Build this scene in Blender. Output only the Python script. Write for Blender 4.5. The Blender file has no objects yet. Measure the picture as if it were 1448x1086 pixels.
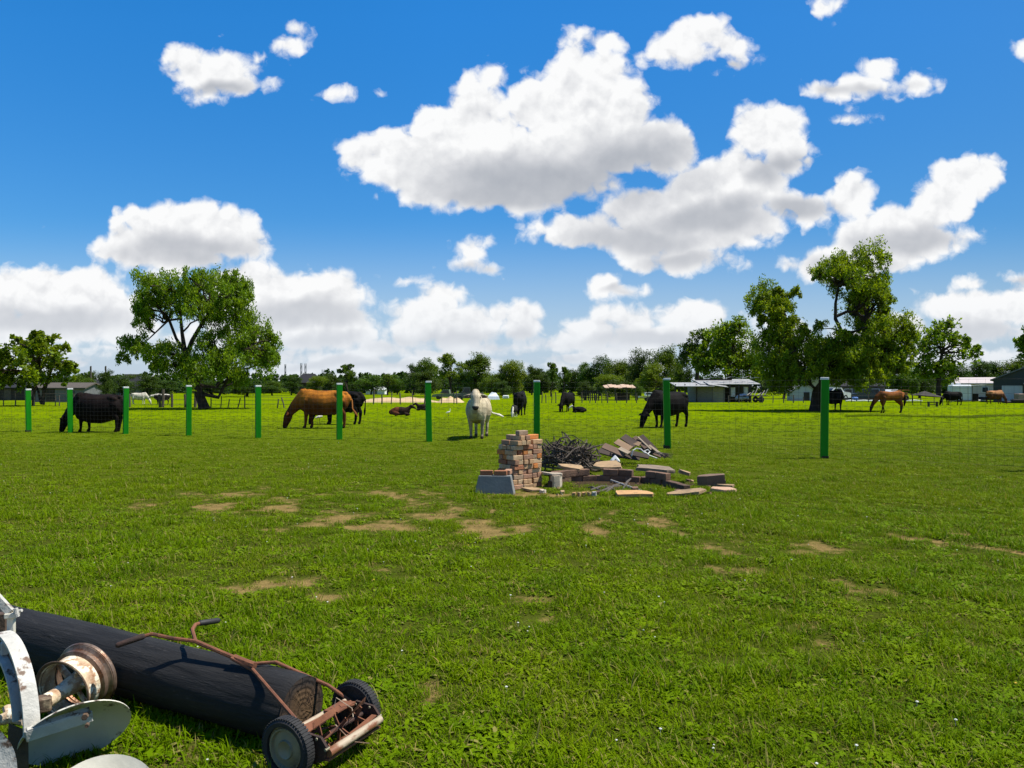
import bpy, bmesh, math, random
import numpy as np
from mathutils import Vector, Matrix, Euler, noise as mnoise
S = bpy.context.scene
COL = S.collection
HOR = 549.0; F = 1046.0; CH = 1.6
def cam():
    c = bpy.data.cameras.new('camera'); o = bpy.data.objects.new('camera', c); COL.objects.link(o)
    o.location = (0, 0, CH); o.rotation_euler = (math.radians(90), 0, 0)
    c.sensor_width = 36; c.lens = 36*F/1448; c.clip_end = 5000; c.clip_start = .05
    c.shift_y = (HOR-543)/1448   # horizon a hair under the middle of the frame
    S.camera = o
cam()
S.view_settings.view_transform = 'Standard'; S.view_settings.look = 'None'; S.view_settings.gamma = 1
S.render.engine = 'CYCLES'
# ------------------------------------------------------------------ sky
SUN_EL = math.radians(60.0)
SUN_AZ = math.radians(6.0)          # measured from +X towards +Y
to_sun = Vector((math.cos(SUN_EL)*math.cos(SUN_AZ), math.cos(SUN_EL)*math.sin(SUN_AZ), math.sin(SUN_EL)))

# cumulus lobes: centre azimuth tangent, elevation tangent, half width, half height (all x1000)
CLOUDS = [
 # big cumulus
 (822,130,64,66),(770,160,60,50),(700,108,22,24),(655,128,20,26),(668,170,56,50),(620,180,40,40),(570,218,70,42),(520,222,36,24),
 (690,225,140,72),(846,190,102,72),(928,200,52,46),(720,262,136,38),(888,160,46,46),(640,262,80,30),(785,246,105,42),(965,205,22,34),
 # long cumulus under it
 (1015,275,76,44),(1052,248,54,40),(965,302,56,36),(912,298,58,34),(850,328,92,30),(950,325,120,44),(1030,320,80,34),
 (962,365,78,22),(1130,292,60,24),(1202,276,34,32),
 (1092,180,46,40),(1075,195,36,34),(1112,215,42,34),(1140,225,18,18),
 # right hand tower
 (1366,252,42,34),(1325,290,52,34),(1280,318,60,36),(1245,345,70,40),(1185,368,60,30),(1300,335,80,26),(1120,372,20,12),
 # high small clouds
 (945,62,36,22),(985,46,44,24),(1030,66,38,22),(995,76,66,16),(1042,92,26,12),(925,72,26,18),
 (1242,96,40,26),(1230,118,70,18),(1170,124,44,16),(1292,114,28,16),
 (300,104,64,32),(274,84,34,26),(345,116,32,20),(255,110,24,18),
 (424,44,18,14),(412,68,20,18),(466,130,26,9),(1166,10,18,11),(1195,172,32,8),(1446,62,20,14),(856,60,34,14),(308,52,9,4),
 # left cumulus
 (258,322,80,40),(190,348,56,30),(345,345,38,24),(262,302,50,26),(240,362,100,26),(300,330,60,36),
 (130,418,56,40),(60,422,70,40),(0,418,50,38),(168,440,46,34),(85,462,130,34),(20,470,70,30),
 (415,415,62,38),(470,420,52,36),(395,450,110,40),(475,462,60,32),(350,405,60,34),(440,378,16,12),(515,470,18,18),
 # middle
 (622,425,38,28),(600,450,46,28),(650,462,90,32),(735,458,40,28),(575,470,30,24),(700,452,36,22),
 (662,352,34,20),(650,372,28,14),(692,380,24,10),(856,400,30,18),(880,412,34,9),(578,400,26,8),(68,322,12,4),
 (840,470,60,24),(900,452,60,24),(960,446,56,20),(1005,448,50,18),(930,475,120,24),(800,480,40,18),
 (1330,432,46,26),(1395,440,50,32),(1440,432,44,32),(1370,465,90,28),(1442,390,34,14),(1372,402,22,9),(1290,455,40,22),
 (540,496,56,18),(480,505,64,16),(700,492,56,14),(775,488,46,16),(1030,482,60,14),(1110,465,36,16),(20,505,60,12),(150,503,60,14),(610,505,70,12),(880,500,80,12),(1250,480,60,14),(1400,500,70,14),(545,470,14,10),
]
# the grey undersides (flat bases seen from below)
BASES = [(770,262,170,48),(895,232,95,48),(700,285,90,24),(905,340,110,26),(1010,310,90,26),(1100,245,40,30),(960,372,70,16),(1130,300,60,16),
 (1290,335,80,22),(1195,380,60,20),(270,355,100,24),(75,452,130,18),(430,442,100,16),(400,482,130,16),(640,484,110,14),(735,476,40,12),(920,482,120,14),
 (1390,470,100,18),(1000,92,60,14),(1225,130,70,10),(310,124,50,10),(668,380,36,9),(864,416,30,8),(60,512,150,8),(520,512,120,8),(740,503,90,8),(900,510,120,7),(1440,398,34,9)]

class NT:
    def __init__(s, tree): s.t = tree; s.n = tree.nodes; s.l = tree.links
    def put(s, sock, v):
        if v is None: return
        if isinstance(v, bpy.types.NodeSocket): s.l.new(v, sock)
        else: sock.default_value = v
    def m(s, op, a, b=None, c=None, clamp=False):
        x = s.n.new('ShaderNodeMath'); x.operation = op; x.use_clamp = clamp
        for i, v in enumerate((a, b, c)): s.put(x.inputs[i], v)
        return x.outputs[0]
    def v(s, op, a, b=None, c=None, scale=None):
        x = s.n.new('ShaderNodeVectorMath'); x.operation = op
        for i, v in enumerate((a, b, c)):
            if v is not None: s.put(x.inputs[i], v)
        if scale is not None: s.put(x.inputs['Scale'], scale)
        return x.outputs['Value'] if op in ('LENGTH', 'DOT_PRODUCT', 'DISTANCE') else x.outputs[0]
    def noise(s, vec, scale, detail=2, rough=.5, dist=0, color=False, dim='3D'):
        x = s.n.new('ShaderNodeTexNoise'); x.noise_dimensions = dim
        s.put(x.inputs['Vector'], vec); s.put(x.inputs['Scale'], scale); x.inputs['Detail'].default_value = detail
        x.inputs['Roughness'].default_value = rough; x.inputs['Distortion'].default_value = dist
        return x.outputs['Color'] if color else x.outputs['Fac']
    def voro(s, vec, scale, detail=0, rough=.5, feature='F1', rnd=1.0, out='Distance'):
        x = s.n.new('ShaderNodeTexVoronoi'); x.feature = feature
        s.put(x.inputs['Vector'], vec); s.put(x.inputs['Scale'], scale)
        if 'Detail' in x.inputs: x.inputs['Detail'].default_value = detail; x.inputs['Roughness'].default_value = rough
        x.inputs['Randomness'].default_value = rnd
        return x.outputs[out]
    def rng(s, v, a, b, c=0., d=1., smooth=False):
        x = s.n.new('ShaderNodeMapRange'); x.clamp = True
        if smooth: x.interpolation_type = 'SMOOTHSTEP'
        s.put(x.inputs['Value'], v)
        for k, q in zip(('From Min', 'From Max', 'To Min', 'To Max'), (a, b, c, d)): s.put(x.inputs[k], q)
        return x.outputs[0]
    def mix(s, f, a, b, mode='MIX'):
        x = s.n.new('ShaderNodeMix'); x.data_type = 'RGBA'; x.blend_type = mode; x.clamp_factor = True
        s.put(x.inputs[0], f)
        for i, v in ((6, a), (7, b)):
            if not isinstance(v, bpy.types.NodeSocket) and len(v) == 3: v = (*v, 1)
            s.put(x.inputs[i], v)
        return x.outputs[2]
    def ramp(s, f, stops, interp='LINEAR'):
        x = s.n.new('ShaderNodeValToRGB'); s.put(x.inputs[0], f); r = x.color_ramp; r.interpolation = interp
        while len(r.elements) < len(stops): r.elements.new(0.5)
        for e, (p, c) in zip(r.elements, stops):
            e.position = p; e.color = (*c, 1) if len(c) == 3 else c
        return x.outputs[0]
    def comb(s, x, y, z):
        q = s.n.new('ShaderNodeCombineXYZ')
        for i, v in enumerate((x, y, z)): s.put(q.inputs[i], v)
        return q.outputs[0]
    def sep(s, v):
        q = s.n.new('ShaderNodeSeparateXYZ'); s.put(q.inputs[0], v); return q.outputs

def detail_group():
    """cauliflower relief of the cloud edges"""
    g = bpy.data.node_groups.new('cloud_relief', 'ShaderNodeTree')
    g.interface.new_socket('P', in_out='INPUT', socket_type='NodeSocketVector')
    g.interface.new_socket('D', in_out='OUTPUT', socket_type='NodeSocketFloat')
    t = NT(g); gi = g.nodes.new('NodeGroupInput'); go = g.nodes.new('NodeGroupOutput')
    p = gi.outputs[0]
    w2 = t.v('SUBTRACT', t.noise(p, 5., 2, .5, color=True), (.5, .5, .5))
    p2 = t.v('MULTIPLY_ADD', w2, (.20, .20, 0), p)
    b1 = t.voro(p2, 1.9, 2.0, .5, 'F1')
    n1 = t.noise(p2, 3.2, 5, .62)
    D = t.m('MULTIPLY', t.m('SUBTRACT', .46, b1), .56)
    D = t.m('MULTIPLY_ADD', t.m('SUBTRACT', n1, .5), .62, D)
    g.links.new(D, go.inputs[0])
    return g

def lobes_group(name, lobes):
    g = bpy.data.node_groups.new(name, 'ShaderNodeTree')
    g.interface.new_socket('P', in_out='INPUT', socket_type='NodeSocketVector')
    g.interface.new_socket('D', in_out='OUTPUT', socket_type='NodeSocketFloat')
    t = NT(g); gi = g.nodes.new('NodeGroupInput'); go = g.nodes.new('NodeGroupOutput')
    p = gi.outputs[0]
    w = t.noise(p, 1.1, 2, .55, color=True)
    w = t.v('SUBTRACT', w, (.5, .5, .5))
    pw = t.v('MULTIPLY_ADD', w, (.36, .24, 0), p)
    acc = None
    for (x, y, rx, ry) in lobes:
        rx *= 1.16; ry *= 1.16
        cx, cy = (x-724)/104.6, (549-y)/104.6
        sx, sy = 104.6/rx, 104.6/ry
        q = t.v('MULTIPLY_ADD', pw, (sx, sy, 0), (-cx*sx, -cy*sy, 0))
        k = min(1.0, (min(rx, ry)/45.0)) 
        d = t.m('MULTIPLY_ADD', t.v('LENGTH', q), -k, k)
        acc = d if acc is None else t.m('SMOOTH_MAX', acc, d, .16)
    # flat low decks near the horizon
    s = t.sep(p)
    band = t.noise(t.v('MULTIPLY', p, (.55, 2.6, 1)), 1.0, 3, .55)
    bf = t.rng(s[1], .45, 1.0, 1, 0)
    bd = t.m('ADD', t.m('MULTIPLY', t.m('SUBTRACT', band, .43), 2.4), t.m('MULTIPLY', t.m('SUBTRACT', bf, 1.0), 1.0))
    acc = t.m('SMOOTH_MAX', acc, bd, .15)
    acc = t.m('MAXIMUM', acc, -1.0)
    g.links.new(acc, go.inputs[0])
    return g

def build_world():
    W = bpy.data.worlds.new("World"); S.world = W; W.use_nodes = True
    nt = W.node_tree; nt.nodes.clear(); t = NT(nt)
    out = nt.nodes.new('ShaderNodeOutputWorld')
    sky = nt.nodes.new('ShaderNodeTexSky'); sky.sky_type = 'NISHITA'; sky.sun_disc = False
    sky.sun_elevation = SUN_EL; sky.sun_rotation = math.pi/2 - SUN_AZ
    sky.air_density = 1.0; sky.dust_density = SKY_DUST; sky.ozone_density = SKY_OZONE
    d = nt.nodes.new('ShaderNodeTexCoord').outputs['Generated']
    s = t.sep(d)
    ay = t.m('MAXIMUM', t.m('ABSOLUTE', s[1]), .12)
    u = t.m('DIVIDE', s[0], ay); v = t.m('DIVIDE', s[2], ay)
    p = t.v('SCALE', t.comb(u, v, 0.0), scale=10.0)
    sc = t.mix(1.0, sky.outputs[0], SKY_TINT, 'MULTIPLY')
    hs = nt.nodes.new('ShaderNodeHueSaturation'); nt.links.new(sc, hs.inputs['Color'])
    hs.inputs['Saturation'].default_value = SKY_SAT; hs.inputs['Value'].default_value = 1
    sc = hs.outputs[0]
    sc = t.v('SCALE', sc, scale=t.m('MULTIPLY', t.rng(v, .0, .5, .68, 1.0), t.rng(u, -.1, .7, 1.0, .74)))
    sc = t.mix(t.rng(v, -.02, SKY_HAZE_TOP, SKY_HAZE, 0, True), sc, CLOUD_FAR)
    def bg(c):
        b = nt.nodes.new('ShaderNodeBackground'); nt.links.new(c, b.inputs['Color']); b.inputs['Strength'].default_value = SKY_STRENGTH
        return b.outputs[0]
    def mixs(f, a, b):
        x = nt.nodes.new('ShaderNodeMixShader'); nt.links.new(f, x.inputs[0]); nt.links.new(a, x.inputs[1]); nt.links.new(b, x.inputs[2])
        return x.outputs[0]
    blue = bg(sc)
    dg = detail_group()
    wb = t.v('SUBTRACT', t.noise(p, .9, 3, .55, color=True), (.5, .5, .5)); pw = t.v('MULTIPLY_ADD', wb, (1.3, .6, 0), p)
    def use(g, vec):
        n = nt.nodes.new('ShaderNodeGroup'); n.node_tree = g; nt.links.new(vec, n.inputs[0]); return n.outputs[0]
    def sector(k, lo, hi):
        # the lobes that can reach this slice of the sky
        sub = []
        for c in CLOUDS:
            cx = (c[0]-724)/104.6; r = c[2]*1.16*1.9/104.6 + .6
            if cx + r > lo and cx - r < hi: sub.append(c)
        g = lobes_group('cumulus_%d' % k, sub)
        A0 = use(g, p); d0 = use(dg, p); D0 = t.m('ADD', A0, d0)
        alpha = t.rng(D0, CLOUD_E0, CLOUD_E1, 0, 1, True)
        alpha = t.m('POWER', alpha, .9)
        alpha = t.m('MULTIPLY', alpha, t.rng(v, .0, .08, .75, 1))
        d1 = use(dg, t.v('ADD', p, (-.05, .12, 0)))
        lit = t.m('SUBTRACT', d0, d1)                                   # small relief
        G = None
        for (x, y, rx, ry) in BASES:
            cx, cy = (x-724)/104.6, (549-y)/104.6
            if cx + 2*rx/104.6 < lo or cx - 2*rx/104.6 > hi: continue
            q = t.v('MULTIPLY_ADD', pw, (104.6/rx/1.5, 104.6/ry/1.5, 0), (-cx*104.6/rx/1.5, -cy*104.6/ry/1.5, 0))
            e = t.m('SUBTRACT', 1.0, t.v('LENGTH', q)); G = e if G is None else t.m('SMOOTH_MAX', G, e, .2)
        G = t.rng(G, -.1, .75, 0, 1, True)
        inner = t.rng(A0, -.1, .45, .25, 1, True)
        shade = t.m('SUBTRACT', 1.0, t.m('MULTIPLY', t.m('MULTIPLY', G, inner), t.rng(v, .08, .3, .5, .74)))
        shade = t.m('SUBTRACT', shade, t.rng(A0, .0, .9, .04, .13))
        shade = t.m('MULTIPLY_ADD', lit, t.rng(G, 0, 1, CLOUD_RELIEF, .18), shade, clamp=True)
        ccol = t.ramp(shade, [(0, CLOUD_DARK), (.45, CLOUD_MID), (.95, CLOUD_LIT), (1, CLOUD_LIT)])
        ccol = t.mix(t.rng(v, .0, .13, .6, 0), ccol, CLOUD_FARLIT)
        return mixs(alpha, blue, bg(ccol))
    cuts = [-99, -4.2, -1.2, 1.4, 3.6, 99]
    cur = sector(0, cuts[0], cuts[1])
    for k in range(1, len(cuts)-1):
        cur = mixs(t.m('GREATER_THAN', t.m('MULTIPLY', u, 10.), cuts[k]), cur, sector(k, cuts[k], cuts[k+1]))
    inside = t.m('MULTIPLY', t.m('GREATER_THAN', v, -.005), t.m('MULTIPLY', t.m('LESS_THAN', v, .62), t.m('LESS_THAN', t.m('ABSOLUTE', u), 1.2)))
    nt.links.new(mixs(inside, blue, cur), out.inputs[0])
    W.cycles.sampling_method = 'MANUAL'; W.cycles.sample_map_resolution = 512
SKY_DUST = .6; SKY_OZONE = 1.6; SKY_HAZE_TOP = .24; SKY_HAZE = .85
CLOUD_E0 = -.28; CLOUD_E1 = .04; CLOUD_RELIEF = .85
SKY_STRENGTH = .065
CLOUD_LIT = (9.5, 9.55, 9.6); CLOUD_MID = (6.4, 6.55, 6.9); CLOUD_DARK = (3.7, 4.0, 4.55); CLOUD_FARLIT = (7.2, 7.8, 8.6); CLOUD_FAR = (5.6, 6.5, 7.9)
SKY_TINT = (1.12, 1.43, 1.74); SKY_SAT = 1.25
# ------------------------------------------------------------------ helpers
rnd = random.Random(7)
R = math.radians
def P(x, y):
    d = F*CH/(y-HOR); return Vector(((x-724)/F*d, d, 0))
def at(x, y, d): return Vector(((x-724)/F*d, d, CH-(y-HOR)/F*d))
def gx(x, d): return (x-724)/F*d

def tag(o, label=None, cat=None, group=None, kind=None):
    if label: o['label'] = label
    if cat: o['category'] = cat
    if group: o['group'] = group
    if kind: o['kind'] = kind
    return o
def thing(name, label, cat, loc=(0, 0, 0), rz=0, group=None):
    o = bpy.data.objects.new(name, None); COL.objects.link(o); o.empty_display_size = .2
    o.location = loc; o.rotation_euler = (0, 0, rz)
    return tag(o, label, cat, group)
def copy_tree(o, parent=None):
    c = o.copy(); COL.objects.link(c); c.parent = parent
    for ch in list(o.children): copy_tree(ch, c)
    return c

def basis(a, up=(0, 0, 1)):
    a = Vector(a).normalized(); up = Vector(up)
    if abs(a.dot(up)) > .97: up = Vector((1, 0, 0)) if abs(a.x) < .9 else Vector((0, 1, 0))
    s = up.cross(a).normalized(); u = a.cross(s).normalized()
    return a, s, u

class MB:
    def __init__(s): s.v = []; s.f = []
    def add(s, vs, fs):
        o = len(s.v); s.v += [tuple(v) for v in vs]; s.f += [tuple(i+o for i in f) for f in fs]; return s
    def box(s, c, size, rot=None, bev=0.0, jit=0.0):
        x, y, z = (q/2 for q in size); M = rot if rot is not None else Matrix.Identity(3)
        if isinstance(M, (int, float)): M = Matrix.Rotation(M, 3, 'Z')
        c = Vector(c); b = min(bev, x*.9, y*.9, z*.9)
        if b <= 0:
            vs = [c + M @ Vector((i*x+rnd.uniform(-jit, jit), j*y+rnd.uniform(-jit, jit), k*z+rnd.uniform(-jit, jit))) for i in (-1, 1) for j in (-1, 1) for k in (-1, 1)]
            return s.add(vs, [(0, 1, 3, 2), (4, 6, 7, 5), (0, 4, 5, 1), (2, 3, 7, 6), (0, 2, 6, 4), (1, 5, 7, 3)])
        vs = []; idx = {}
        for i in (-1, 1):
            for j in (-1, 1):
                for k in (-1, 1):
                    J = Vector([rnd.uniform(-jit, jit) for _ in range(3)])
                    for a in range(3):
                        w = [x-b, y-b, z-b]; w[a] += b
                        idx[(i, j, k, a)] = len(vs); vs.append(c + M @ (Vector((i*w[0], j*w[1], k*w[2]))+J))
        fs = []
        def q(keys, n):
            f = [idx[k] for k in keys]; p = [Vector(vs[t]) for t in f]
            nn = (p[1]-p[0]).cross(p[2]-p[0])
            fs.append(f if nn.dot(M @ Vector(n)) > 0 else f[::-1])
        for i in (-1, 1):
            q([(i, -1, -1, 0), (i, 1, -1, 0), (i, 1, 1, 0), (i, -1, 1, 0)], (i, 0, 0))
            q([(-1, i, -1, 1), (1, i, -1, 1), (1, i, 1, 1), (-1, i, 1, 1)], (0, i, 0))
            q([(-1, -1, i, 2), (1, -1, i, 2), (1, 1, i, 2), (-1, 1, i, 2)], (0, 0, i))
            for j in (-1, 1):
                q([(i, j, -1, 0), (i, j, 1, 0), (i, j, 1, 1), (i, j, -1, 1)], (i, j, 0))
                q([(i, -1, j, 0), (i, 1, j, 0), (i, 1, j, 2), (i, -1, j, 2)], (i, 0, j))
                q([(-1, i, j, 1), (1, i, j, 1), (1, i, j, 2), (-1, i, j, 2)], (0, i, j))
                for k in (-1, 1): q([(i, j, k, 0), (i, j, k, 1), (i, j, k, 2)], (i, j, k))
        return s.add(vs, fs)
    def tube(s, pts, rad, n=8, up=(0, 0, 1), round_=False):
        """tube along pts; rad numbers or (side, up) pairs"""
        pts = [Vector(p) for p in pts]
        if not isinstance(rad, (list, tuple)): rad = [rad]*len(pts)
        rad = [r if isinstance(r, (list, tuple)) else (r, r) for r in rad]
        if round_:
            a = (pts[0]-pts[1]).normalized(); b = (pts[-1]-pts[-2]).normalized()
            r0 = rad[0]; r1 = rad[-1]; m0 = min(r0); m1 = min(r1)
            pts = [pts[0]+a*m0*.98, pts[0]+a*m0*.7] + pts + [pts[-1]+b*m1*.7, pts[-1]+b*m1*.98]
            rad = [(r0[0]*.2, r0[1]*.2), (r0[0]*.72, r0[1]*.72)] + rad + [(r1[0]*.72, r1[1]*.72), (r1[0]*.2, r1[1]*.2)]
        vs = []; fs = []; N = len(pts); prev = None
        for i, p in enumerate(pts):
            t = (pts[min(i+1, N-1)]-pts[max(i-1, 0)])
            t, sd, u = basis(t, up if prev is None else prev)
            prev = u
            for k in range(n):
                a = 2*math.pi*k/n
                vs.append(p + sd*math.cos(a)*rad[i][0] + u*math.sin(a)*rad[i][1])
        for i in range(N-1):
            for k in range(n):
                fs.append((i*n+k, i*n+(k+1) % n, (i+1)*n+(k+1) % n, (i+1)*n+k))
        fs.append(tuple(range(n))[::-1]); fs.append(tuple((N-1)*n+k for k in range(n)))
        return s.add(vs, fs)
    def lathe(s, prof, c, axis, n=32, closed=True, up=(0, 0, 1)):
        """prof: (radius, along axis)"""
        a, sd, u = basis(axis, up); c = Vector(c); vs = []; fs = []
        for (r, h) in prof:
            for k in range(n):
                t = 2*math.pi*k/n; vs.append(c + a*h + (sd*math.cos(t)+u*math.sin(t))*max(r, 1e-4))
        m = len(prof)
        for i in range(m if closed else m-1):
            j = (i+1) % m
            for k in range(n): fs.append((i*n+k, i*n+(k+1) % n, j*n+(k+1) % n, j*n+k))
        return s.add(vs, fs)
    def prism(s, poly, z0, z1, taper=1.0):
        n = len(poly); cx = sum(p[0] for p in poly)/n; cy = sum(p[1] for p in poly)/n
        vs = [(p[0], p[1], z0) for p in poly] + [(cx+(p[0]-cx)*taper, cy+(p[1]-cy)*taper, z1) for p in poly]
        fs = [tuple(range(n))[::-1], tuple(range(n, 2*n))] + [(i, (i+1) % n, n+(i+1) % n, n+i) for i in range(n)]
        return s.add(vs, fs)
    def mesh(s, name, smooth=False):
        me = bpy.data.meshes.new(name); me.from_pydata(s.v, [], s.f); me.update()
        bm = bmesh.new(); bm.from_mesh(me); bmesh.ops.recalc_face_normals(bm, faces=bm.faces); bm.to_mesh(me); bm.free()
        if smooth:
            me.polygons.foreach_set('use_smooth', [True]*len(me.polygons))
            try: me.set_sharp_from_angle(angle=R(40))
            except Exception: pass
        return me
    def build(s, name, mat, parent=None, loc=None, smooth=False, rz=0):
        me = s.mesh(name, smooth); me.materials.append(mat)
        return link(name, me, parent, loc, rz)
def link(name, me, parent=None, loc=None, rz=0):
    o = bpy.data.objects.new(name, me); COL.objects.link(o)
    if parent is not None: o.parent = parent
    if loc is not None: o.location = loc
    if rz: o.rotation_euler = (0, 0, rz)
    return o
def np_mesh(name, V, Q):
    """V (n,3) and Q (m,k) faces of one size"""
    me = bpy.data.meshes.new(name); V = np.asarray(V, np.float32); Q = np.asarray(Q, np.int32); k = Q.shape[1]
    me.vertices.add(len(V)); me.vertices.foreach_set('co', V.ravel())
    me.loops.add(Q.size); me.loops.foreach_set('vertex_index', Q.ravel())
    me.polygons.add(len(Q)); me.polygons.foreach_set('loop_start', np.arange(len(Q), dtype=np.int32)*k)
    me.update(calc_edges=True); me.validate()
    return me

# ---- materials
def material(name):
    m = bpy.data.materials.new(name); m.use_nodes = True; m.node_tree.nodes.clear()
    t = NT(m.node_tree); out = m.node_tree.nodes.new('ShaderNodeOutputMaterial')
    return m, t, out
def principled(t, base, rough=.7, metal=0., spec=.5, normal=None):
    b = t.n.new('ShaderNodeBsdfPrincipled'); t.put(b.inputs['Base Color'], base if isinstance(base, bpy.types.NodeSocket) else (*base[:3], 1))
    t.put(b.inputs['Roughness'], rough); t.put(b.inputs['Metallic'], metal); b.inputs['Specular IOR Level'].default_value = spec
    if normal is not None: t.l.new(normal, b.inputs['Normal'])
    return b.outputs[0]
def bump(t, h, dist=.01, strength=1.):
    b = t.n.new('ShaderNodeBump'); t.put(b.inputs['Height'], h); b.inputs['Distance'].default_value = dist; b.inputs['Strength'].default_value = strength
    return b.outputs[0]
def coord(t, kind='Object'): return t.n.new('ShaderNodeTexCoord').outputs[kind]
def position(t): return t.n.new('ShaderNodeNewGeometry').outputs['Position']
def orand(t): return t.n.new('ShaderNodeObjectInfo').outputs['Random']
MATS = {}
def pm(name, c1, c2=None, scale=6., rough=.75, bmp=.004, metal=0., detail=5, stretch=(1, 1, 1), c3=None, t3=(.6, .68), s3=3., vary=.0, spec=.4):
    """weathered surface: c1/c2 mottled by noise, optional sharp-edged stains c3"""
    if name in MATS: return MATS[name]
    m, t, out = material(name); c2 = c2 or tuple(q*.75 for q in c1)
    p = t.v('MULTIPLY', coord(t), stretch)
    if vary: p = t.v('ADD', p, t.v('SCALE', (1, 1, 1), scale=t.m('MULTIPLY', orand(t), 40.)))
    n = t.noise(p, scale, detail, .6)
    col = t.mix(t.rng(n, .3, .7), c1, c2)
    if c3:
        col = t.mix(t.rng(t.noise(p, s3, 6, .65), t3[0], t3[1]), col, c3)
    if vary:
        hs = t.n.new('ShaderNodeHueSaturation'); t.l.new(col, hs.inputs['Color'])
        t.put(hs.inputs['Value'], t.m('MULTIPLY_ADD', orand(t), vary*2, 1-vary)); col = hs.outputs[0]
    nm = bump(t, t.noise(p, scale*5, 4, .6), bmp) if bmp else None
    t.l.new(principled(t, col, rough, metal, spec, nm), out.inputs[0]); MATS[name] = m
    return m
# ------------------------------------------------------------------ ground and grass
# bare patches: photo x, y, half width px, half height px, strength
PATCH = [(208,713,26,6,.9),(305,717,42,6,1),(395,717,30,7,1),(470,735,60,11,1.1),(545,742,70,10,1.3),(620,728,46,12,1.1),(600,712,40,9,.8),
 (690,746,62,11,1.3),(858,748,32,12,1),(985,767,36,8,.9),(1128,780,52,9,.9),(746,843,24,15,1.1),(850,848,28,10,.85),(385,820,32,8,.7),(655,742,30,14,1.1),
 (567,906,26,10,1),(592,992,36,17,1.15),(690,917,17,12,.9),(1142,902,34,11,1),(1222,838,26,9,.75),(1405,776,44,10,.8),(1330,772,36,11,.8),
 (262,1072,40,14,.9),(215,1085,40,14,.9),(535,810,22,7,.7),(470,842,16,7,.7),(930,735,30,8,.7),(1010,800,30,6,.5),(150,855,26,8,.6),(735,690,40,5,.8),(770,700,50,5,.6),
 (1275,1060,40,9,.6),(540,700,80,7,.7),(430,705,60,7,.75),(320,700,50,6,.7)]
PATCH = [(x, y, a, b, s_ if (y < 760 and x < 900) else s_*.55) for x, y, a, b, s_ in PATCH]
PW = []
for (x, y, a, b, s_) in PATCH:
    c = P(x, y); ax = a/F*c.y; n0 = P(x, y+b).y; f0 = P(x, y-b).y
    PW.append((c.x, (n0+f0)/2, ax, (f0-n0)/2, s_))
def patch_val(x, y):
    """> 0 where the turf is worn through"""
    best = -1.
    for (cx, cy, a, b, s_) in PW:
        d = math.hypot((x-cx)/(a*1.25), (y-cy)/(b*1.35))
        if d < 2.: best = max(best, (1-d)*.62*s_)
    if best < -.75: return best
    f = mnoise.fractal((x*2.1, y*2.1, 3.1), .55, 2.1, 5)
    return best-.20 + f*.8
def grass_colors(t, p):
    """meadow colour at a point of the ground: lush, yellower and darker drifts"""
    n1 = t.noise(p, .22, 4, .6); n2 = t.noise(p, 1.3, 4, .6)
    col = t.mix(t.rng(n1, .36, .64), GRASS_A, GRASS_B)
    col = t.mix(t.rng(n2, .45, .66, 0, .75), col, GRASS_C)
    n3 = t.noise(t.v('MULTIPLY', p, (1, .7, 1)), .55, 5, .68)
    col = t.mix(t.rng(n3, .52, .70, 0, .45), col, GRASS_DRY)
    far = t.rng(t.sep(p)[1], 3, 26, 0, .85)
    return t.mix(far, col, t.mix(t.rng(t.noise(p, .12, 5, .6), .4, .62), GRASS_FAR, GRASS_FAR2))
GRASS_DRY = (.155, .150, .012)
GRASS_A = (.098, .180, .0015); GRASS_B = (.150, .215, .0015); GRASS_C = (.044, .105, .0015); GRASS_FAR = (.132, .180, .001); GRASS_FAR2 = (.100, .152, .001)

def ground_material():
    m, t, out = material('pasture_ground'); p = position(t)
    s = t.sep(p); p = t.comb(s[0], s[1], 0.)
    at_ = t.n.new('ShaderNodeAttribute'); at_.attribute_name = 'worn'
    w2 = t.noise(p, 9., 3, .6)
    acc = t.m('MULTIPLY_ADD', t.m('SUBTRACT', t.noise(p, 22., 4,   .65), .5), .9, at_.outputs['Fac'])
    bare = t.rng(acc, -.12, .42, 0, .84, True)
    thatch = t.mix(t.noise(p, 30., 4, .6), (.022, .036, .003), (.075, .078, .014))
    near = t.rng(s[1], 10, 40, 0, 1)
    g = t.mix(near, thatch, grass_colors(t, p))
    # tuft mottling that survives into the distance
    mott = t.noise(t.v('MULTIPLY', p, (1, .8, 1)), 3.4, 6, .72)
    g = t.mix(t.m('MULTIPLY', t.rng(mott, .40, .66, 0, .5), t.rng(s[1], 12, 45, 1, .35)), g, t.mix(.5, g, (.05, .085, .002)))
    soil = t.mix(t.rng(t.noise(p, 6., 5, .65), .3, .7), (.25, .170, .062), (.13, .088, .034))
    soil = t.mix(t.rng(t.noise(p, 45., 3, .6), .55, .7, 0, .6), soil, (.33, .235, .105))
    col = t.mix(bare, g, soil)
    h = t.m('MULTIPLY_ADD', t.noise(p, 14., 6, .7), .6, t.m('MULTIPLY', w2, .8))
    t.l.new(principled(t, col, 1., 0, .0, bump(t, t.m('MULTIPLY', h, t.rng(s[1], 8, 30, 1, .08)), .05, .8)), out.inputs[0])
    return m

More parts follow.
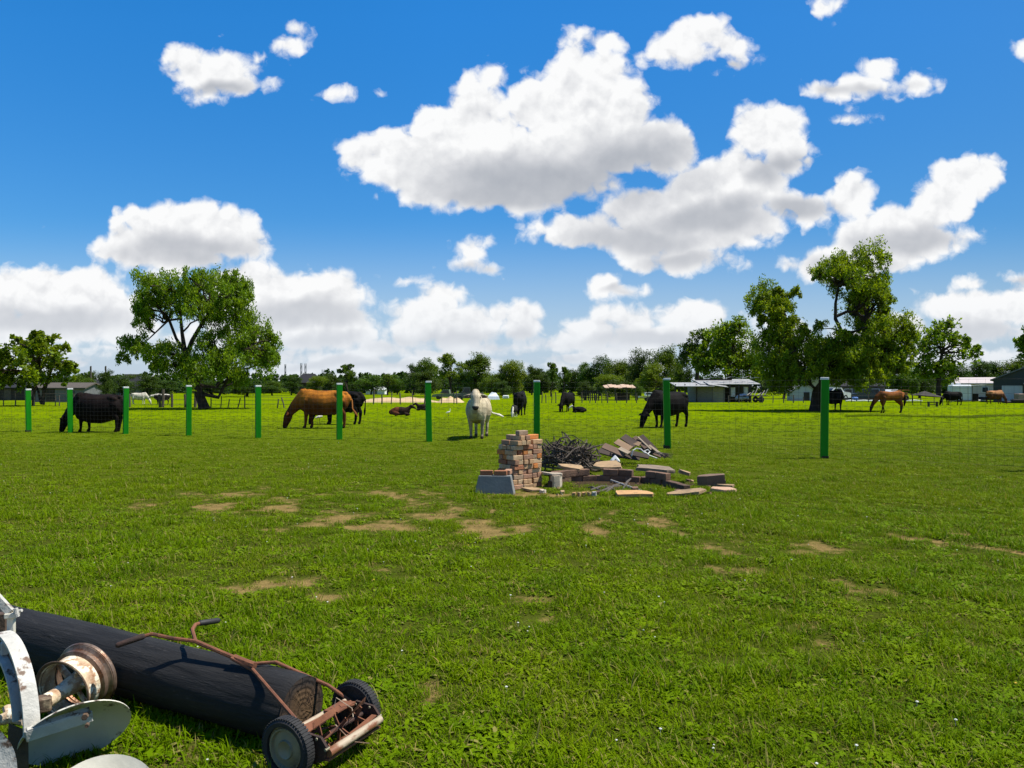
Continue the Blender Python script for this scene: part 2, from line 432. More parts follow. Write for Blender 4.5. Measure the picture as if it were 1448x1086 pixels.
def grass_material():
    m, t, out = material('grass_blades'); p = position(t)
    col = grass_colors(t, t.v('MULTIPLY', p, (1, 1, 0)))
    r = t.n.new('ShaderNodeNewGeometry').outputs['Random Per Island']
    col = t.mix(t.rng(orand(t), 0, 1, 0, .5), col, t.mix(r, (.19, .27, .004), (.04, .10, .003)))
    col = t.mix(t.m('MULTIPLY', t.m('GREATER_THAN', r, .93), .8), col, (.26, .22, .07))   # dry blades
    b = principled(t, col, .5, 0, .045)
    t.n[-1].inputs['Specular Tint'].default_value = (.9, 1, .08, 1)
    tr = t.n.new('ShaderNodeBsdfTranslucent'); t.l.new(t.mix(1.0, col, (1.25, 1.2, .3), 'MULTIPLY'), tr.inputs[0])
    x = t.n.new('ShaderNodeMixShader'); x.inputs[0].default_value = .30; t.l.new(b, x.inputs[1]); t.l.new(tr.outputs[0], x.inputs[2])
    t.l.new(x.outputs[0], out.inputs[0]); return m

def clump(seed, n, rad, h, wid):
    r = random.Random(seed); V = []; Q = []
    for _ in range(n):
        a = r.uniform(0, 6.283); d = rad*math.sqrt(r.random()); x, y = math.cos(a)*d, math.sin(a)*d
        H = h*r.uniform(.45, 1.25); lean = r.uniform(.3, 1.5); b = r.uniform(0, 6.283); w = wid*r.uniform(.7, 1.3)
        dx, dy = math.cos(b), math.sin(b); sx, sy = -dy*w/2, dx*w/2; o = len(V)
        for k, f in enumerate((0, .4, .75, 1.0)):
            z = H*(f - .28*lean*f*f); off = H*lean*.75*f*f; ww = (1, .9, .6, .06)[k]
            V += [(x+dx*off-sx*ww, y+dy*off-sy*ww, z), (x+dx*off+sx*ww, y+dy*off+sy*ww, z)]
        for k in range(3): Q.append((o+2*k, o+2*k+1, o+2*k+3, o+2*k+2))
    return np_mesh('grass_clump', V, Q)

def scatter(name, points, protos, label=None, cat=None):
    """points: (x, y, z, rot, scale, index) ; one 'stuff' object that grows a clump at every point"""
    A = np.array(points, np.float32)
    me = bpy.data.meshes.new(name); me.vertices.add(len(A)); me.vertices.foreach_set('co', A[:, :3].ravel())
    for nm, ty, c in (('turn', 'FLOAT', 3), ('size', 'FLOAT', 4)):
        at_ = me.attributes.new(nm, ty, 'POINT'); at_.data.foreach_set('value', A[:, c].copy())
    at_ = me.attributes.new('pick', 'INT', 'POINT'); at_.data.foreach_set('value', A[:, 5].astype(np.int32))
    me.update(); o = link(name, me); tag(o, label, cat, kind='stuff')
    coll = bpy.data.collections.new(name+'_kinds')
    for pmesh in protos:
        po = bpy.data.objects.new(pmesh.name, pmesh); coll.objects.link(po)
    g = bpy.data.node_groups.new(name+'_growth', 'GeometryNodeTree')
    g.interface.new_socket('Geometry', in_out='INPUT', socket_type='NodeSocketGeometry')
    g.interface.new_socket('Geometry', in_out='OUTPUT', socket_type='NodeSocketGeometry')
    gi = g.nodes.new('NodeGroupInput'); go = g.nodes.new('NodeGroupOutput')
    ci = g.nodes.new('GeometryNodeCollectionInfo'); ci.inputs['Collection'].default_value = coll
    ci.inputs['Separate Children'].default_value = True; ci.inputs['Reset Children'].default_value = True
    ip = g.nodes.new('GeometryNodeInstanceOnPoints'); ip.inputs['Pick Instance'].default_value = True
    def attr(nm, ty):
        a = g.nodes.new('GeometryNodeInputNamedAttribute'); a.data_type = ty; a.inputs['Name'].default_value = nm
        return a.outputs[0]
    cx = g.nodes.new('ShaderNodeCombineXYZ'); g.links.new(attr('turn', 'FLOAT'), cx.inputs[2])
    er = g.nodes.new('FunctionNodeEulerToRotation'); g.links.new(cx.outputs[0], er.inputs[0])
    g.links.new(gi.outputs[0], ip.inputs['Points']); g.links.new(ci.outputs[0], ip.inputs['Instance'])
    g.links.new(attr('pick', 'INT'), ip.inputs['Instance Index']); g.links.new(er.outputs[0], ip.inputs['Rotation'])
    g.links.new(attr('size', 'FLOAT'), ip.inputs['Scale']); g.links.new(ip.outputs[0], go.inputs[0])
    md = o.modifiers.new('growth', 'NODES'); md.node_group = g
    return o

NO_GRASS = []            # (x, y, radius) spots kept clear: filled by the fire pit
def build_ground():
    xs = np.concatenate([[-2500, -400, -80, -30, -18], np.arange(-11, 11.01, .055), [18, 30, 80, 400, 2500]])
    ys = np.concatenate([[-60, -10, 0, 2], np.arange(2.6, 17, .055), [18, 20, 24, 30, 45, 80, 150, 400, 4000]])
    X, Y = np.meshgrid(xs, ys); nx, ny = len(xs), len(ys)
    worn = np.array([patch_val(x, y) if abs(x) < 11.5 and 2.5 < y < 17.5 else -1. for x, y in zip(X.ravel(), Y.ravel())], np.float32)
    Z = np.where(worn > -.2, -.012*np.clip(worn+.2, 0, .5)/.5, 0)
    V = np.stack([X.ravel(), Y.ravel(), Z], 1); i = np.arange((ny-1)*nx).reshape(ny-1, nx)[:, :-1].ravel()
    me = np_mesh('ground', V, np.stack([i, i+1, i+nx+1, i+nx], 1)); at_ = me.attributes.new('worn', 'FLOAT', 'POINT'); at_.data.foreach_set('value', worn)
    me.materials.append(ground_material()); g = link('ground', me); tag(g, kind='structure')
    gm = grass_material(); r = random.Random(11)
    protos = []
    for k in range(5):
        me = clump(100+k, 52, .11, .052, .0052); me.materials.append(gm); protos.append(me)
    for k in range(2):
        me = clump(200+k, 34, .13, .10, .0065); me.materials.append(gm); protos.append(me)   # taller tufts
    def rosette(seed, n, rad, wid):
        q = random.Random(seed); V = []; Q = []
        for k in range(n):
            a = 6.283*k/n+q.uniform(-.3, .3); c, s_ = math.cos(a), math.sin(a); L = rad*q.uniform(.6, 1.1); w = wid*q.uniform(.7, 1.2); o = len(V); ox, oy = q.uniform(-.07, .07), q.uniform(-.07, .07); up = q.uniform(.2, .8)
            for f, ww, z in ((0, .25, .006), (.35, .9, .3), (.7, 1, .5), (1, .1, .42)):
                V += [(ox+c*L*f+s_*w*ww/2, oy+s_*L*f-c*w*ww/2, .004+L*z*up), (ox+c*L*f-s_*w*ww/2, oy+s_*L*f+c*w*ww/2, .006+L*z*up)]
            for j in range(3): Q.append((o+2*j, o+2*j+1, o+2*j+3, o+2*j+2))
        return np_mesh('broadleaf', V, Q)
    for k in range(2):
        me = rosette(50+k, 16, .055, .02); me.materials.append(gm); protos.append(me)
    dead, td, outd = material('dead_grass'); td.l.new(principled(td, td.mix(td.n.new('ShaderNodeNewGeometry').outputs['Random Per Island'], (.26, .20, .05), (.16, .12, .03)), .7, 0, .1), outd.inputs[0])
    me = clump(400, 16, .13, .05, .0045); me.materials.append(dead); protos.append(me)
    pts = []
    def fill(y0, y1, dens, s0, s1, margin=1.2):
        n = int(dens*(y1-y0)*(.72*(y0+y1)+2*margin))
        for _ in range(n):
            y = r.uniform(y0, y1); hw = .72*y+margin; x = r.uniform(-hw, hw)
            pv = patch_val(x, y)
            if pv > -.25 and r.random() < min(.84, .36+pv*1.5): continue
            if any((x-a)**2+(y-b)**2 < c*c for a, b, c in NO_GRASS): continue
            k = mnoise.noise((x*.9, y*.9, 0))*.5+.5; k2 = mnoise.noise((x*.25, y*.25, 5))*.5+.5
            tall = r.random() < (.10 if k2 > .5 else .03)
            if 10 < y < 22 and r.random() < .2: tall = True
            k3 = mnoise.noise((x*2.6, y*2.6, 7.))*.5+.5
            sc = r.uniform(s0, s1)*(.30+.62*k+.62*k3)*(1 if pv < -.25 else .6)
            q = r.random(); dry = mnoise.noise((x*.6, y*.6, 40.))
            kind = r.randrange(5, 7) if tall else r.randrange(5)
            if y < 18 and q < .07: kind = r.randrange(7, 9)
            elif y < 22 and q > (.965 if dry < .1 and pv < -.5 else .86): kind = 9
            pts.append((x, y, -.004, r.uniform(0, 6.283), sc, kind))
    fill(2.4, 7, 210, .75, 1.25)
    fill(7, 13, 120, .75, 1.3)
    fill(13, 22, 40, .75, 1.25)
    fill(22, 40, 10, .75, 1.3, 3)
    fill(40, 75, 2.2, .8, 1.4, 4)
    for _ in range(900):      # a wavy strip of taller tufts at the right
        u = r.random(); X = gx(1195+270*u, 42); pts.append((X, 41.5+1.2*math.sin(u*9)+r.gauss(0, .25), 0, r.uniform(0, 6.28), r.uniform(1.2, 2.3), r.randrange(5, 7)))
    scatter('grass', pts, protos, 'short green pasture grass with worn sandy patches', 'grass')
    # clover heads and small yellow flowers
    fm = []
    for nm, c in (('white_flower', (.75, .74, .66)), ('yellow_flower', (.75, .52, .05))):
        m = pm(nm, c, tuple(q*.8 for q in c), 40, .8, 0)
        b = MB(); b.tube([(0, 0, 0), (.002, 0, .045)], .0012, 4)
        for k in range(6):
            a = k*1.047; b.tube([(.003*math.cos(a), .003*math.sin(a), .046), (.011*math.cos(a), .011*math.sin(a), .053)], .004, 5)
        b.tube([(0, 0, .045), (0, 0, .056)], .005, 6)
        me = b.mesh(nm); me.materials.append(m); fm.append(me)
    fp = []
    for _ in range(620):
        y = 3+22*r.random()**1.3; x = r.uniform(-.72*y-.5, .72*y+.5)
        if mnoise.noise((x*.35, y*.35, 20)) < .05 and r.random() < .7: continue
        fp.append((x, y, 0, r.uniform(0, 6.28), r.uniform(.35, .65), 0 if r.random() < .75 else 1))
    scatter('wildflowers', fp, fm, 'tiny white and yellow wildflowers scattered in the grass', 'flowers')
# ------------------------------------------------------------------ green post fence
POSTS = [(-22,551,609),(40,550,610.5),(99,549,612),(178,547,613.5),(267,545,616),(365,545,619.5),(480,542,621.5),(606,539,624.5),(759,538,629),(943,535,634.5),(1166,534,648)]
def build_fence():
    green = pm('green_post_paint', (.010, .215, .006), (.008, .175, .005), 3, .5, .001, c3=(.006, .13, .008), t3=(.62, .75), s3=5, stretch=(1, 1, .3), vary=.08, spec=.15)
    white = pm('white_cap_paint', (.72, .72, .70), (.58, .58, .55), 8, .6, .001)
    dirt = pm('post_foot', (.02, .02, .012), (.03, .03, .015), 20, .9)
    wire = pm('fence_wire', (.03, .03, .028), (.02, .02, .018), 30, .7, 0)
    g = [P(x, b) for x, t_, b in POSTS]
    hs = [(b-t_)/F*p.y for (x, t_, b), p in zip(POSTS, g)]
    g.append(g[-1]+Vector((3.3, -2.6, 0))); hs.append(hs[-1])
    g.append(g[-1]+Vector((3.3, -2.6, 0))); hs.append(hs[-1])
    root = thing('wire_fence', 'woven wire fence on square green posts with white caps crossing the pasture', 'fence', g[5])
    o0 = g[5]
    for i, (p, h) in enumerate(zip(g, hs)):
        q = p-o0; w = .165
        nb = g[min(i+1, len(g)-1)]-g[max(i-1, 0)]
        # front faces turn a little away from the sun, the right faces catch it
        yaw = math.atan2(p.y, p.x) - math.pi/2 + R(7 + rnd.uniform(-2, 3))
        M = Matrix.Rotation(yaw, 3, 'Z') @ Matrix.Rotation(R(rnd.uniform(-1.3, 1.3)), 3, 'Y')
        b = MB(); b.box(q+Vector((0, 0, h/2-.04)), (w, w, h+.0), M, .008)
        po = b.build('post', green, root)
        if i in (1, 9, 10):
            c = MB(); c.box(q+Vector((0, 0, .035)), (w+.006, w+.006, .13 if i == 9 else .07), M, .01, .004); c.build('post_foot', dirt, po)
        c = MB(); c.box(q+Vector((0, 0, h-.022)) + M @ Vector((0, 0, 0)), (w+.008, w+.008, .055), M, .006)
        c.build('post_cap', white, po)
    for i in range(len(g)-1):
        a, b2 = g[i]-o0, g[i+1]-o0; L = (b2-a).length; d = (b2-a)/L
        H = min(hs[i], hs[i+1])-.10; n = MB(); off = Vector((d.y, -d.x, 0))*(-.09)
        if off.y < 0: off = -off
        levels = [.05+H*(k/11)**.92 for k in range(12)]
        for z in levels: n.tube([a+off+Vector((0, 0, z)), a+off+d*L/2+Vector((0, 0, z-.012)), b2+off+Vector((0, 0, z))], .0019, 4)
        m = int(L/.155)
        for k in range(m+1):
            q = a+off+d*(L*k/m); n.tube([q+Vector((0, 0, .03)), q+d*rnd.uniform(-.012, .012)+Vector((0, 0, H+.05))], .0017, 4)
        n.build('wire_mesh', wire, root)
# ------------------------------------------------------------------ animals
def remeshed(name, mb, voxel, smooth=3):
    me = mb.mesh(name); o = bpy.data.objects.new('tmp', me); COL.objects.link(o)
    md = o.modifiers.new('r', 'REMESH'); md.mode = 'VOXEL'; md.voxel_size = voxel
    md2 = o.modifiers.new('s', 'SMOOTH'); md2.iterations = smooth; md2.factor = .5
    dg = bpy.context.evaluated_depsgraph_get(); out = bpy.data.meshes.new_from_object(o.evaluated_get(dg)); out.name = name
    bpy.data.objects.remove(o); bpy.data.meshes.remove(me)
    out.polygons.foreach_set('use_smooth', [True]*len(out.polygons)); return out
def coat(me, fn):
    """the hide's own patches of colour"""
    n = len(me.vertices); co = np.empty(n*3, np.float32); me.vertices.foreach_get('co', co); co = co.reshape(-1, 3)
    c = np.ones((n, 4), np.float32)
    for i in range(n): c[i, :3] = fn(*co[i])
    a = me.color_attributes.new('coat', 'FLOAT_COLOR', 'POINT'); a.data.foreach_set('color', c.ravel())
def coat_material(name, rough=.72):
    if name in MATS: return MATS[name]
    m, t, out = material(name); a = t.n.new('ShaderNodeAttribute'); a.attribute_name = 'coat'
    p = coord(t); n = t.noise(t.v('MULTIPLY', p, (1, 1, .4)), 14, 4, .6)
    col = t.mix(1.0, a.outputs['Color'], t.mix(n, (.55, .55, .55), (1.35, 1.33, 1.3)), 'MULTIPLY')
    col = t.mix(1.0, col, t.mix(t.rng(t.noise(p, 3.2, 4, .6), .38, .62), (.7, .68, .66), (1.15, 1.15, 1.12)), 'MULTIPLY')
    t.l.new(principled(t, col, rough, 0, .06, bump(t, t.noise(p, 45, 3, .6), .012)), out.inputs[0]); MATS[name] = m
    return m

def cow_shape(pose='graze', fat=1.0, step=0., udder=True, hump=0., side=0., dep=1., hs=1.):
    """facing +X, standing on z=0; side turns the head (radians, + is left)"""
    b = MB(); f = fat
    e = (dep-1)*.44
    b.tube([(-.90, 0, 1.10), (-.80, 0, 1.05-e*.5), (-.50, 0, .98-e), (-.1, 0, .92-e), (.3, 0, .93-e), (.58, 0, .99-e), (.78, 0, 1.02)],
           [(.15, .20), (.265*f, .33*dep), (.345*f, .42*dep), (.40*f, .46*dep), (.365*f, .46*dep), (.29*f, .42*dep), (.18, .31)], 16, round_=True)
    b.tube([(-.86, 0, 1.28), (-.4, 0, 1.32), (.1, 0, 1.30), (.5, 0, 1.36+hump), (.72, 0, 1.25)], [(.13, .07), (.12, .07), (.11, .07), (.09, .09+hump*.4), (.07, .08)], 10, round_=True)
    for sgn in (-1, 1):   # hooks of the hips
        b.tube([(-.55, sgn*.20, 1.24), (-.72, sgn*.22, 1.20)], [.10, .10], 8, round_=True)
    for sgn in (-1, 1):
        k = step*sgn
        b.tube([(.50, sgn*.20*f, 1.02), (.52, sgn*.22, .74), (.50+k*.10, sgn*.19, .42), (.49+k*.16, sgn*.18, .13), (.53+k*.16, sgn*.18, .045)],
               [(.12, .17), (.10, .125), (.062, .068), (.043, .047), (.062, .066)], 10, up=(1, 0, 0), round_=True)
        b.tube([(-.66, sgn*.18*f, 1.04), (-.56, sgn*.23, .78), (-.76-k*.12, sgn*.19, .50), (-.73-k*.18, sgn*.18, .15), (-.69-k*.18, sgn*.18, .045)],
               [(.15, .23), (.12, .18), (.06, .085), (.045, .052), (.06, .068)], 10, up=(1, 0, 0), round_=True)
    if udder: b.tube([(-.46, 0, .70), (-.42, 0, .56)], [(.15, .17), (.09, .10)], 10, up=(1, 0, 0), round_=True)
    b.tube([(.55, 0, .78), (.80, 0, .80)], [(.13, .17), (.07, .12)], 10, round_=True)           # brisket
    if pose == 'graze':
        n0, n1, n2, mz = Vector((.68, 0, 1.08)), Vector((1.0, 0, .80)), Vector((1.21, 0, .54)), Vector((1.36, 0, .07))
    elif pose == 'alert':
        n0, n1, n2, mz = Vector((.66, 0, 1.12)), Vector((.90, 0, 1.26)), Vector((1.10, 0, 1.43)), Vector((1.36, 0, 1.04))
    else:
        n0, n1, n2, mz = Vector((.68, 0, 1.1)), Vector((.98, 0, 1.12)), Vector((1.24, 0, 1.16)), Vector((1.56, 0, .86))
    rot = Matrix.Rotation(side, 3, 'Z'); piv = n0.copy()
    n1 = piv+Matrix.Rotation(side*.5, 3, 'Z') @ (n1-piv); sh = lambda v: piv+rot @ (v-piv)
    n2 = sh(n2); mz = sh(mz)
    b.tube([n0-(n1-n0)*.4, n0, n1, n2], [(.18, .34), (.17, .31), (.125, .205), (.095, .135)], 12, up=(0, 0, 1) if pose != 'graze' else (1, 0, .5), round_=True)
    d = (mz-n2).normalized(); _, sd, up = basis(d, (0, 0, 1) if abs(d.z) < .9 else (1, 0, 0))
    L = (mz-n2).length
    b.tube([n2-d*.05, n2+d*L*.25, n2+d*L*.6, n2+d*L*.86, mz], [(.115*hs, .12*hs), (.14*hs, .145*hs), (.105*hs, .12*hs), (.088*hs, .09*hs), (.092*hs, .082*hs)], 12, up=up, round_=True)
    ears = []
    for sgn in (-1, 1):
        e0 = n2+sd*sgn*.09*hs; e1 = n2+sd*sgn*.31*hs+d*.06
        b.tube([e0, (e0+e1)/2, e1], [(.035, .04), (.03, .075), (.012, .035)], 8, up=up if pose != 'graze' else d, round_=True)
        ears.append(e1)
    return b, dict(poll=n2, dir=d, side=sd, up=up, muzzle=mz, L=L)
def lying_shape():
    b = MB()
    b.tube([(-.62, 0, .30), (-.35, 0, .36), (.1, 0, .37), (.5, 0, .36)], [(.2, .2), (.30, .30), (.31, .31), (.2, .26)], 14, round_=True)
    b.tube([(.45, 0, .45), (.66, 0, .60), (.78, 0, .72)], [.2, .14, .11], 10, round_=True)
    b.tube([(.76, 0, .74), (.98, 0, .62), (1.08, 0, .56)], [.11, .09, .065], 10, round_=True)
    for s in (-1, 1):
        b.tube([(.76, s*.08, .76), (.74, s*.24, .76)], [.04, .03], 6, round_=True)
        b.tube([(.35, s*.2, .18), (.70, s*.24, .10), (.45, s*.22, .07)], [.11, .07, .05], 8, round_=True)
        b.tube([(-.42, s*.22, .25), (-.05, s*.34, .14), (-.35, s*.36, .06)], [.18, .09, .05], 8, round_=True)
    return b
def horse_shape():
    b = MB()
    b.tube([(-.80, 0, 1.18), (-.66, 0, 1.16), (-.35, 0, 1.10), (0, 0, 1.06), (.35, 0, 1.08), (.62, 0, 1.12)], [(.15, .17), (.255, .28), (.27, .29), (.265, .29), (.25, .31), (.15, .24)], 14, round_=True)
    b.tube([(.55, 0, 1.2), (.88, 0, .98), (1.14, 0, .64), (1.22, 0, .50)], [(.13, .26), (.10, .2), (.075, .14), (.07, .11)], 12, up=(1, 0, .5), round_=True)
    b.tube([(1.19, 0, .55), (1.27, 0, .38), (1.33, 0, .16), (1.34, 0, .08)], [(.08, .10), (.085, .12), (.055, .07), (.055, .06)], 10, up=(1, 0, 0), round_=True)
    for s in (-1, 1):
        b.tube([(1.17, s*.05, .56), (1.10, s*.07, .68)], [.03, .012], 6, round_=True)
        k = .16*s
        b.tube([(.48, s*.15, 1.0), (.50, s*.16, .72), (.50+k*.6, s*.14, .42), (.49+k, s*.13, .12), (.54+k, s*.13, .04)], [(.10, .15), (.075, .10), (.05, .055), (.036, .04), (.055, .06)], 9, up=(1, 0, 0), round_=True)
        b.tube([(-.62, s*.15, 1.08), (-.52, s*.17, .82), (-.76+k*.3, s*.14, .50), (-.72+k*.4, s*.13, .13), (-.67+k*.4, s*.13, .04)], [(.13, .22), (.10, .16), (.05, .075), (.038, .045), (.055, .06)], 9, up=(1, 0, 0), round_=True)
    return b
HIDE = lambda: coat_material('hide')
def animal(name, label, cat, mb, fn, loc, face, scale=1., voxel=.028, group=None, tail=None, tuft=None, eyes=None, extra=None):
    """loc on the ground, face = heading of +X (radians)"""
    root = thing(name, label, cat, loc, face, group); root.scale = (scale,)*3
    me = remeshed('body', mb, voxel); coat(me, fn); me.materials.append(HIDE()); link('body', me, root)
    if tail:
        t_ = MB(); t_.tube(tail[0], tail[1], 6, up=(1, 0, 0), round_=True); me = t_.mesh('tail', True)
        coat(me, tail[2]); me.materials.append(HIDE()); link('tail', me, root)
    if eyes:
        k = eyes
        for s in (-1, 1):
            e = MB(); q = k['poll']+k['dir']*k['L']*.30+k['side']*s*.142+k['up']*.06
            e.tube([q-k['side']*s*.01, q+k['side']*s*.014], .022, 8, round_=True); e.build('eye', pm('animal_eye', (.008, .006, .005), rough=.15, bmp=0), root, smooth=True)
    return root
COWTAIL = [(-.95, 0, 1.22), (-1.06, 0, 1.05), (-1.05, 0, .75), (-1.03, 0, .55), (-1.03, .02, .40)]
def const(c): return lambda x, y, z: c
def build_animals():
    def px(x, y): return P(x, y)
    BLK = (.0065, .0055, .005)
    tl = lambda c, c2: (COWTAIL, [.045, .028, .022, .045, .02], lambda x, y, z: c if z > .62 else c2)
    # white cow behind the fence, facing the camera
    b, k = cow_shape('alert', 1.08, .10, False, .02, side=R(7), hs=1.24)
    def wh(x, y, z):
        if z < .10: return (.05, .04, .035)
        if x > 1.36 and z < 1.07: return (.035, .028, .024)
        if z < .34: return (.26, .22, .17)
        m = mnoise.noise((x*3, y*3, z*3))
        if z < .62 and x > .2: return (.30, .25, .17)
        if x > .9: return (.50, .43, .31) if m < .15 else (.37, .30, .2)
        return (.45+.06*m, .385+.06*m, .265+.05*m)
    lk = px(662, 622)
    r_ = animal('cow', 'cream white cow facing the camera behind the fence, left of the brick stack', 'cow', b, wh, lk+Vector((.28, .95, 0)), R(-95), .98, .022, 'cattle grazing in the pasture',
           ([(-.9, 0, 1.2), (-1.08, .06, 1.02), (-1.14, .34, .78), (-1.12, .56, .72), (-1.1, .70, .66)], [.045, .03, .025, .05, .03], const((.74, .70, .6))), eyes=k)
    for s in (-1, 1):
        e = MB(); q = k['poll']+k['side']*s*.28+k['dir']*.085
        e.tube([q-k['side']*s*.07, q+k['side']*s*.06], [(.02, .035), (.015, .03)], 8, round_=True)
        e.build('inner_ear', pm('inner_ear', (.16, .075, .05), bmp=0), r_, smooth=True)
    n_ = MB(); q = k['muzzle']; n_.tube([q-k['side']*.055+k['dir']*.03, q+k['side']*.055+k['dir']*.03], [(.05, .042)]*2, 8, round_=True)
    n_.build('nose', pm('dark_nose', (.02, .016, .014), rough=.35, bmp=0), r_, smooth=True)
    # red brown cow grazing to the left
    b, k = cow_shape('graze', 1.0, .55, dep=1.0, hs=1.1)
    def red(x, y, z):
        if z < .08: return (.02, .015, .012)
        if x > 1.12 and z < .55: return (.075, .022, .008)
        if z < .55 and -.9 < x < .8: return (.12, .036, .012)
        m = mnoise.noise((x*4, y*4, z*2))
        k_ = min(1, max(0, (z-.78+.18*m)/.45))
        return (.105+.255*k_, .032+.100*k_, .008+.008*k_)  # sunlit back and shaded underside are painted into the coat by height
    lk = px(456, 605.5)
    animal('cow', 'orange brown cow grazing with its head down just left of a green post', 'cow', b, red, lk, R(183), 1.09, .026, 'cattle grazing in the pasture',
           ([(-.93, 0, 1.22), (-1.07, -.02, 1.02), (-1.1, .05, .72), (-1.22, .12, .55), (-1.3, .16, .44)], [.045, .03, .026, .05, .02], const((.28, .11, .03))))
    # black cow behind it
    b, k = cow_shape('graze', .95, -.2)
    lk = px(487, 600)
    animal('cow', 'black cow grazing behind the orange brown cow, only its rump clear of it', 'cow', b, const(BLK), lk+Vector((-.15, 0, 0)), R(172), 1.06, .03, 'cattle grazing in the pasture', tl(BLK, BLK))
    # big dark cow at far left between two posts
    b, k = cow_shape('graze', 1.15, .3, dep=1.16, hs=1.1)
    animal('cow', 'very dark brown cow grazing at the far left between two green posts', 'cow', b, lambda x, y, z: (.0085, .0055, .005) if z < 1.2 else (.014, .009, .0075), px(139, 611), R(178), 1.0, .026, 'cattle grazing in the pasture',
           tl((.02, .014, .012), (.07, .055, .04)))
    # black cow behind the plank pile, grazing towards the left and us
    b, k = cow_shape('graze', 1.05, .4, side=R(-6), dep=1.04)
    def bk2(x, y, z):
        if .95 < x < 1.3 and z < .5 and abs(y) < .2 and x < 1.16: return (.2, .19, .18)
        return BLK
    animal('cow', 'black cow grazing behind a green post, right of the heap of planks', 'cow', b, bk2, px(946, 604.5)+Vector((0, .1, 0)), R(214), 1.06, .028, 'cattle grazing in the pasture', tl(BLK, BLK))
    # black cow seen from behind with white faced calf
    b, k = cow_shape('graze', .95, .15, side=R(30))
    animal('cow', 'black cow seen from behind beside a white faced calf', 'cow', b, const((.008, .008, .009)), px(736, 587.5)+Vector((0, .5, 0)), R(80), 1.0, .035, 'cattle grazing in the pasture', tl(BLK, BLK))
    b, k = cow_shape('graze', .8, .1, False)
    animal('calf', 'white faced calf standing beside the black cow seen from behind', 'calf', b, lambda x, y, z: (.6, .57, .5) if x > .9 or z < .35 else (.03, .028, .026), px(727, 590)+Vector((0, .3, 0)), R(-100), .48, .05, None, None)
    # black cow further back with lying calf
    b, k = cow_shape('graze', .95, .25)
    animal('cow', 'black cow grazing head on, left of a calf lying on the grass', 'cow', b, const(BLK), px(799, 582.5)+Vector((.2, .6, 0)), R(244), .95, .035, 'cattle grazing in the pasture', tl(BLK, BLK))
    animal('calf', 'small dark calf with a white face lying beside the black cow', 'calf', lying_shape(), lambda x, y, z: (.62, .6, .54) if x > .72 else BLK, px(819, 584), R(192), .62, .035)
    animal('calf', 'reddish brown calf lying on the grass right of the orange brown cow', 'calf', lying_shape(), lambda x, y, z: (.025, .014, .01) if x > -.1 else (.10, .032, .014), px(566, 588.5), R(8), .80, .03)
    animal('calf', 'dark brown calf lying on the grass close to a green post', 'calf', lying_shape(), lambda x, y, z: (.03, .017, .013), px(599, 581), R(172), .72, .035)
    # horses and far stock at the right
    hb = (.27, .105, .028)
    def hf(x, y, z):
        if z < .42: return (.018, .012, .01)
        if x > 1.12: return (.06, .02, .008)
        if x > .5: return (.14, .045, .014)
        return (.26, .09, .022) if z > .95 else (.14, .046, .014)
    h = animal('horse', 'chestnut brown horse grazing right of the big right hand tree', 'horse', horse_shape(), hf, px(1259, 584), R(186), 1.02, .028, None,
               ([(-.86, 0, 1.25), (-.97, 0, 1.05), (-.98, 0, .7), (-.93, 0, .45)], [.05, .085, .075, .03], const((.02, .012, .008))))
    m_ = MB(); m_.tube([(.62, 0, 1.42), (.85, 0, 1.2), (1.1, 0, .85), (1.17, 0, .66)], [(.03, .05), (.035, .08), (.035, .07), (.025, .04)], 8, up=(1, 0, .5), round_=True)
    me = m_.mesh('mane', True); coat(me, const((.02, .012, .008))); me.materials.append(HIDE()); link('mane', me, h)
    b, k = cow_shape('level', .9, .3, False, side=R(-50))
    animal('cow', 'dark cow standing right beside the trunk of the big right hand tree', 'cow', b, const((.016, .013, .013)), px(1184, 582)+Vector((0, .8, 0)), R(-70), 1.05, .035, 'cattle grazing in the pasture', tl(BLK, BLK))
    b, k = cow_shape('graze', .9, .3, False)
    animal('cow', 'small black cow grazing in front of the white trailer', 'cow', b, const(BLK), px(1347, 573), R(185), .93, .04, 'cattle grazing in the pasture', tl(BLK, BLK))
    b, k = cow_shape('graze', .95, .3)
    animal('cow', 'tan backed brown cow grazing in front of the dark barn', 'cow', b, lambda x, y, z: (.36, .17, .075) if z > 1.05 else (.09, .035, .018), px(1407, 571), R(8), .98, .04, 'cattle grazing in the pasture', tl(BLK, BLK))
    b, k = cow_shape('graze', .9, .2, False)
    animal('calf', 'pale white calf grazing far off under the left of the big left hand tree', 'calf', b, const((.55, .52, .44)), px(197, 571.5), R(5), .82, .045)
    b, k = cow_shape('level', .9, .2, False)
    animal('calf', 'dark calf with white head standing far off beside a fence post', 'calf', b, lambda x, y, z: (.5, .48, .42) if x > .95 or z > 1.25 else (.02, .016, .014), px(229, 572), R(200), .75, .045)
    # egrets
    def egret(label, p, face, sc):
        b = MB()
        b.tube([(-.22, 0, .30), (-.05, 0, .36), (.10, 0, .40)], [.03, .085, .06], 10, round_=True)
        b.tube([(.10, 0, .42), (.17, 0, .50), (.15, 0, .60), (.19, 0, .66)], [.045, .026, .024, .03], 8, round_=True)
        me_b = b
        root = animal('egret', label, 'bird', b, const((.78, .78, .74)), p, face, sc, .012, 'white egrets among the cattle')
        for s in (-1, 1):
            l = MB(); l.tube([(0, s*.035, .32), (.01, s*.035, .16), (0, s*.035, .0), (.05, s*.035, .005)], .007, 5); l.build('leg', pm('bird_leg', (.03, .03, .02), bmp=0), root)
        k_ = MB(); k_.tube([(.20, 0, .665), (.31, 0, .635)], [.012, .003], 6); k_.build('beak', pm('bird_beak', (.6, .38, .05), bmp=0), root)
